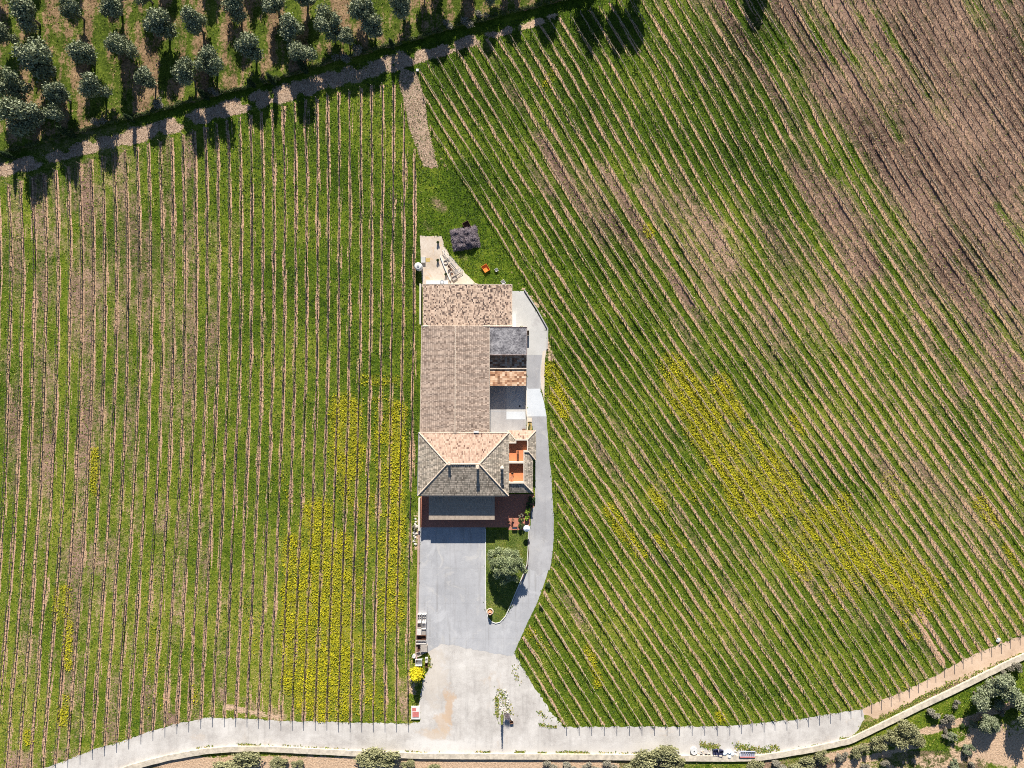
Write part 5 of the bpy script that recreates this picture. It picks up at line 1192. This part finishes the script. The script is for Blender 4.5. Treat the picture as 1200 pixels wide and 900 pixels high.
crate(580, 314.4, 583.6, 318, .4, M['white'], 'small white box right of the orange crate', 'white_box', 'box', slats=False, rot=.5)
crate(587.6, 328, 591.8, 333, .5, M['white'], 'larger white box in the grass by the speckled roof corner', 'white_box', 'box', slats=False, rot=.6)
# water tank and its fittings
p = W(491.3, 313.5); t = thing('water_tank', 'round white water tank at the edge of the back yard', 'water tank', (p.x, p.y, 0))
MB().lathe((p.x, p.y, 0), [(.78, 0), (.78, .5), (.81, .55), (.78, .6), (.78, 1.15), (.81, 1.2), (.78, 1.25), (.78, 1.7), (.62, 1.86), (.3, 1.92)], 28).build('body', M['white'], t)
MB().lathe((p.x, p.y, 1.9), [(.26, 0), (.26, .09), (.05, .12)], 16).build('lid', M['metal'], t)
slabthing('concrete_box', 493.2, 301, 498.4, 307.6, 0, .5, M['palecon'], 'pale concrete pump box above the water tank', 'pump box')
slabthing('orange_board', 499, 302.5, 503.8, 306.8, .015, .06, M['ochre'], 'flat ochre board on the back yard next to the pump box', 'board')
slabthing('white_low_roof', 499, 328.6, 525, 333.6, 0, .9, M['white'], 'long white slab against the speckled roof edge', 'slab')
p = W(518, 330.5, .92); t = thing('hatch', 'round grey hatch on the long white slab', 'hatch', (p.x, p.y, .9)); MB().torus((p.x, p.y, .95), .38, .06, 20).build('ring', M['metal'], t); MB().lathe((p.x, p.y, .9), [(.3, .0), (.3, .05), (.1, .09)], 16).build('cover', M['bluewhite'], t)
for i, (x, y) in enumerate([(513.4, 284.4), (513.2, 305.2), (522.6, 321.6)]):
    lab = ['dark potted plant at the top of the back yard', 'dark potted plant in the middle of the back yard', 'dark potted plant nearest the speckled roof'][i]
    p = W(x, y); t = thing('potted_plant', lab, 'plant', (p.x, p.y, 0), 'potted plants along the back yard'); MB().lathe((p.x, p.y, 0), [(.16, 0), (.24, .35), (.26, .4)], 14).build('pot', M['rubber'], t)
    f_ = bpy.data.objects.new('foliage', SC_['gb'][0][0]); COL.objects.link(f_); f_.parent = t; f_.scale = (.2, .2, .25); f_.location = (0, 0, .3)
def tyre(px, py, r, lab, m=None, z=0.0, name='old_tyre'):
    p = W(px, py); tagit(MB().torus((p.x, p.y, z + .12), r, .11, 22, 8).build(name, m or M['rubber'], None, loc=(p.x, p.y, z)), lab, 'tyre' if name == 'old_tyre' else 'hoop')
tyre(522.2, 307.4, .42, 'old tyre lying at the top of the scrap row', M['wood'])
for i, (x, y) in enumerate([(526.6, 313), (528.8, 316.2), (530.2, 321.6)]):
    p = W(x, y); chair(p.x, p.y, 0, .6 + .5 * i, ['rusty chair in the scrap row next to the old tyre', 'rusty chair in the middle of the scrap row', 'rusty chair at the lower end of the scrap row'][i], M['rust'], 'rusty chairs in the back yard', 'rusty_chair')
crate(529.4, 323.4, 535.4, 327.8, .35, M['wood'], 'flat grey tray at the bottom of the scrap row', 'tray', 'tray', rot=.6)
def rack(px, py, L, wdt, ang, z0, h, lab, m, name='metal_rack', n=9):
    p = W(px, py); t = thing(name, lab, 'rack', (p.x, p.y, 0)); ca, sa = math.cos(ang), math.sin(ang); q = MB()
    for s in (-1, 1): q.obox((p.x - sa * s * wdt / 2, p.y + ca * s * wdt / 2), ang, L, .06, z0 + h - .06, z0 + h)
    q.build('rail', m, t); q = MB()
    for i in range(n):
        u = -L / 2 + L * (i + .5) / n; q.obox((p.x + ca * u, p.y + sa * u), ang, .07, wdt - .08, z0 + h - .05, z0 + h - .01)
    q.build('slat', m, t)
    for a in (-1, 1):
        for s in (-1, 1): MB().obox((p.x + ca * a * (L / 2 - .1) - sa * s * (wdt / 2 - .01), p.y + sa * a * (L / 2 - .1) + ca * s * (wdt / 2 - .01)), ang, .05, .05, 0, z0 + h - .07).build('leg', m, t)
rack(531, 307.5, 2.6, .8, -.9, .3, .5, 'leaning-grey slatted metal rack on the grass side of the scrap row', M['metal'])
rack(537.5, 318, 1.7, .7, .5, .2, .4, 'short grey slatted rack where the sand strip meets the grass', M['metal'], n=6)
rack(522.6, 297.5, 2.0, .5, -1.0, .2, .4, 'narrow bleached rack at the top of the sand strip', M['palewood'], n=7)
a_, b_ = W(516, 302), W(527, 329); tagit(path_strip(MB(), [(516, 300), (520.5, 312), (528, 329)], .18, 0, .35).build('sand_strip_kerb', M['white'], None, loc=(a_.x, a_.y, 0)), 'pale kerb line between the back yard and the sand strip', 'kerb')
# beside the sheds
slabthing('white_cabinet', 600.3, 367, 604.8, 383, 0, 2.3, M['white'], 'tall white lean-to cabinet against the corner of the speckled shed', 'cabinet')
crate(617.6, 387, 620.2, 393, 1.45, M['wood'], 'narrow grey locker against the grey-roofed shed', 'locker', 'locker', slats=False)
c0 = W(620.2, 497); t = thing('ochre_planter', 'ochre stone planter with a pale cap between courtyard and lane', 'planter', (c0.x, c0.y, 0))
a, b = W(618.4, 503.2), W(623, 490); MB().box(a.x, a.y, 0, b.x, b.y, .7).build('trough', M['ochre'], t); MB().box(a.x - .04, b.y - .7, .70, b.x + .04, b.y + .04, .85).build('cap', M['mortar'], t)
t_ = bpy.data.objects.new('foliage', SC_['sc'][0][0]); COL.objects.link(t_); t_.parent = t; t_.location = (0, -.3, .6); t_.scale = (.16, .4, .25)
p = W(609, 476); tagit(MB().lathe((p.x, p.y, .022), [(.2, 0), (.2, .02)], 16).build('drain_cover', M['rubber'], None, loc=(p.x, p.y, .022)), 'round black drain cover in the shaded courtyard', 'drain cover')
slabthing('low_vent', 612, 502.5, 616, 504, 0, .4, M['rust'], 'small dark vent at the lower right of the courtyard', 'vent')
slabthing('skylight', 555, 505.0, 561, 507.2, 5.9, 6.15, M['white'], 'small white skylight box where barn roof meets farmhouse roof', 'skylight')
# patio things
p = W(601, 608.3); chair(p.x, p.y, .024, 2.6, 'dark chair on the sunlit corner of the patio, nearest the pots', M['rust'], 'patio chairs', 'patio_chair')
p = W(596.8, 611.3); chair(p.x, p.y, .024, .7, 'dark chair on the sunlit corner of the patio, nearest the shade', M['rust'], 'patio chairs', 'patio_chair')
p = W(603.2, 618.2); t = thing('patio_bench', 'small bench with a pale seat on the sunlit corner of the patio', 'bench', (p.x, p.y, .024))
MB().box(p.x - .5, p.y - .22, .44, p.x + .5, p.y + .22, .49).build('seat', M['palewood'], t); MB().box(p.x - .5, p.y + .24, .5, p.x + .5, p.y + .29, .9).build('backrest', M['darkwood'], t)
for s in (-1, 1): MB().box(p.x + s * .55 - .04, p.y - .22, .024, p.x + s * .55 + .04, p.y + .26, .62).build('armrest', M['darkwood'], t)
def potted(px, py, pot_r, s, kind, lab, m=None):
    p = W(px, py); t = thing('potted_bush', lab, 'plant', (p.x, p.y, 0), 'bushes at the patio edge'); MB().lathe((p.x, p.y, 0), [(pot_r * .7, 0), (pot_r, .4), (pot_r * 1.1, .45)], 14).build('pot', m or M['pot'], t)
    f_ = bpy.data.objects.new('foliage', SC_[kind][0][0]); COL.objects.link(f_); f_.parent = t; f_.scale = (s, s, s); f_.location = (0, 0, .35)
potted(618.6, 598, .35, 1.0, 'lm', 'bright lime round bush at the patio edge')
potted(617.5, 606, .35, .8, 'lm', 'yellow-green bush below the bright lime one')
potted(612, 603, .25, .3, 'gr', 'silvery potted bush between the pots and the sunlit tiles')
potted(609, 604.5, .2, .25, 'gr', 'smaller silvery potted bush at the tile corner')
potted(610.5, 609, .3, .38, 'gb', 'dark green bush right of the sunlit tiles')
potted(611, 615, .3, .42, 'gb', 'dark green bush beside the white parasol')
potted(624.6, 576, .2, .3, 'lm', 'small green bush at the lower corner of the wing roof', M['pot'])
p = W(617, 617); t = thing('parasol', 'round white parasol at the lane end of the patio', 'parasol', (p.x, p.y, 0))
MB().lathe((p.x, p.y, 0), [(.72, 1.95), (.71, 2.0), (.38, 2.18), (.06, 2.30)], 10).build('canopy', M['bluewhite'], t); MB().tube((p.x, p.y, .3), (p.x, p.y, 1.94), .025).build('pole', M['metal'], t); MB().lathe((p.x, p.y, 0), [(.3, .02), (.3, .1), (.06, .14), (.05, .3)], 14).build('base', M['court'], t)
shrub('gb', 1, 622.5, 586, .55, 'dark hedge bush in the shade at the lane side of the patio', cat='bush', name='patio_bush')
shrub('gb', 0, 619.5, 592, .5, 'dark bush below the shaded hedge bush', cat='bush', name='patio_bush')
shrub('gr', 0, 486, 618, .4, 'pale dry bush on the rubble by the boundary wall', cat='bush', name='dry_bush')
shrub('gb', 1, 643, 684, .42, 'small dark bush at the first vine row beside the lane bend', cat='bush', name='lane_bush')
shrub('gb', 0, 635, 711, .28, 'tiny dark bush at the second vine row beside the lane bend', cat='bush', name='lane_bush')
# big jar at the tip of the garden
p = W(574.4, 716.5); t = thing('garden_jar', 'large terracotta jar with pale rim on a stone ring at the lawn tip', 'jar', (p.x, p.y, 0))
MB().lathe((p.x, p.y, 0), [(.22, .1), (.42, .5), (.5, .85), (.42, 1.15), (.26, 1.3), (.3, 1.4), (.22, 1.4), (.2, 1.2)], 20).build('body', M['pot'], t); MB().torus((p.x, p.y, 1.4), .28, .05, 20).build('rim', M['mortar'], t); MB().torus((p.x, p.y, .12), .62, .12, 20).build('stone_ring', M['mortar'], t)
# dumped things by the lane wall
drum(813.5, 880.5, .72, .55, M['white'], 'wide white drum dumped beside the lane wall', 'wide_drum')
tyre(821.6, 885.3, .26, 'old tyre lying right of the white drum'); tyre(827.2, 884.6, .2, 'second, smaller tyre between the white drum and the navy crates')
tyre(831, 884.8, .18, 'smallest tyre next to the navy crates')
for i in range(9): rock(818 + rk.uniform(0, 14), 881 + rk.uniform(-2, 2.5), rk.uniform(.1, .22), 'tan lump of rubble between the white drum and the navy crates', 'rubble lumps by the lane wall', M['sand'])
crate(836, 879, 842.2, 886.8, .55, M['navy'], 'navy plastic crate, left one of the pair by the lane wall', 'navy_crate', 'crate', slats=True, rot=.1, div=1)
crate(843, 879.6, 847.5, 887.6, .6, M['navy'], 'navy plastic crate, right one of the pair by the lane wall', 'navy_crate', 'crate', slats=True, rot=-.25)
def sack(px, py, r, lab, m, h=.45):
    import bmesh
    bm = bmesh.new(); bmesh.ops.create_icosphere(bm, subdivisions=3, radius=1)
    for v in bm.verts:
        n = 1 + .10 * math.sin(v.co.x * 9 + px) * math.cos(v.co.y * 8) + rk.uniform(-.02, .02); v.co = Vector((v.co.x * r * 1.1 * n, v.co.y * r * .85 * n, (max(-.4, v.co.z) + .4) * h * n))
    me = bpy.data.meshes.new('sack'); bm.to_mesh(me); bm.free(); me.materials.append(m); o = bpy.data.objects.new('sack', me); COL.objects.link(o); p = W(px, py); o.location = (p.x, p.y, 0); o.rotation_euler = (0, 0, px); tagit(o, lab, 'sack', 'sacks by the lane wall')
sack(849, 882, .5, 'pale blue sack leaning on the navy crates', M['bluewhite']); sack(854.5, 880.5, .55, 'pale sack on the upper side of the sack pile', M['bluewhite']); sack(854, 885.8, .5, 'pale sack on the lower side of the sack pile', M['white']); sack(858, 883, .4, 'small pale sack at the right of the sack pile', M['white'])
crate(861, 880.5, 863.6, 885, .35, M['palewood'], 'small pale box between the sacks and the trailer', 'pale_box', 'box')
p = W(875, 882); t = thing('slatted_trailer', 'blue-grey slatted trailer with a red lower edge by the lane wall', 'trailer', (p.x, p.y, 0)); mt = simple('blue_grey_paint', C3(.30, .32, .42), .15)
q = MB()
for i in range(8): q.box(p.x - 1.5 + i * .385, p.y - .55, .55, p.x - 1.5 + i * .385 + .28, p.y + .55, .60)
q.build('deck', mt, t); MB().box(p.x - 1.58, p.y + .56, .5, p.x + 1.58, p.y + .62, .85).build('side_board', mt, t); MB().box(p.x - 1.58, p.y - .64, .45, p.x + 1.58, p.y - .57, .75).build('side_board', M['redpaint'], t); MB().box(p.x - 1.8, p.y - .3, .56, p.x - 1.6, p.y + .45, .9).build('front_board', M['white'], t)
for s in (-1, 1):
    wq = MB(); wq.torus((p.x + .4, p.y + s * .72, .28), .2, .08, 16, 6, 'x'); 
    wq.v = [(p.x + .4 + (y - (p.y + s * .72)), p.y + s * .72 + (x - (p.x + .4)), z) for x, y, z in wq.v]; wq.f = [f_[::-1] for f_ in wq.f]; wq.build('wheel', M['rubber'], t)
# field odds and ends
slabthing('white_can', 487.5, 80.5, 490.5, 83, 0, .4, M['palewood'], 'small white can at the top of the first slanting vine row', 'can')
sack(1169.5, 750, .5, 'pale sack at the end of a vine row by the sandy track', M['white'], .3)

# ------------------------------------------------------------------ light, sky, camera
az = 0.0; el = R(29.5)
sun = bpy.data.lights.new('sun', 'SUN'); sun.energy = 5.0; sun.angle = R(.53); sun.color = (1.0, .93, .81)
so = bpy.data.objects.new('sun', sun); COL.objects.link(so); so.rotation_euler = (-(math.pi / 2 - el), 0, 0)
so.location = (0, 200, 120)
w = bpy.data.worlds.new('World'); SC.world = w; w.use_nodes = True; nt = w.node_tree
sky = nt.nodes.new('ShaderNodeTexSky'); sky.sky_type = 'NISHITA'; sky.sun_disc = False; sky.sun_elevation = el; sky.sun_rotation = 0.0
sky.altitude = 200; sky.air_density = 1.0; sky.dust_density = .4; sky.ozone_density = 3.0
nt.links.new(sky.outputs[0], nt.nodes['Background'].inputs[0]); nt.nodes['Background'].inputs[1].default_value = 0.05
cam = bpy.data.cameras.new('camera'); cam.sensor_width = 36; cam.lens = 36 * H / (1200 * S); cam.clip_start = 1; cam.clip_end = 6000
co = bpy.data.objects.new('camera', cam); COL.objects.link(co); co.location = (0, 0, H); co.rotation_euler = (0, 0, 0); SC.camera = co
SC.view_settings.view_transform = 'Standard'; SC.view_settings.look = 'None'; SC.view_settings.exposure = 0.95; SC.view_settings.gamma = 1
SC.view_settings.use_curve_mapping = False
SC.cycles.max_bounces = 5; SC.cycles.diffuse_bounces = 3; SC.cycles.glossy_bounces = 1; SC.cycles.transparent_max_bounces = 2
SC.cycles.use_denoising = False; SC.cycles.filter_width = 1.0
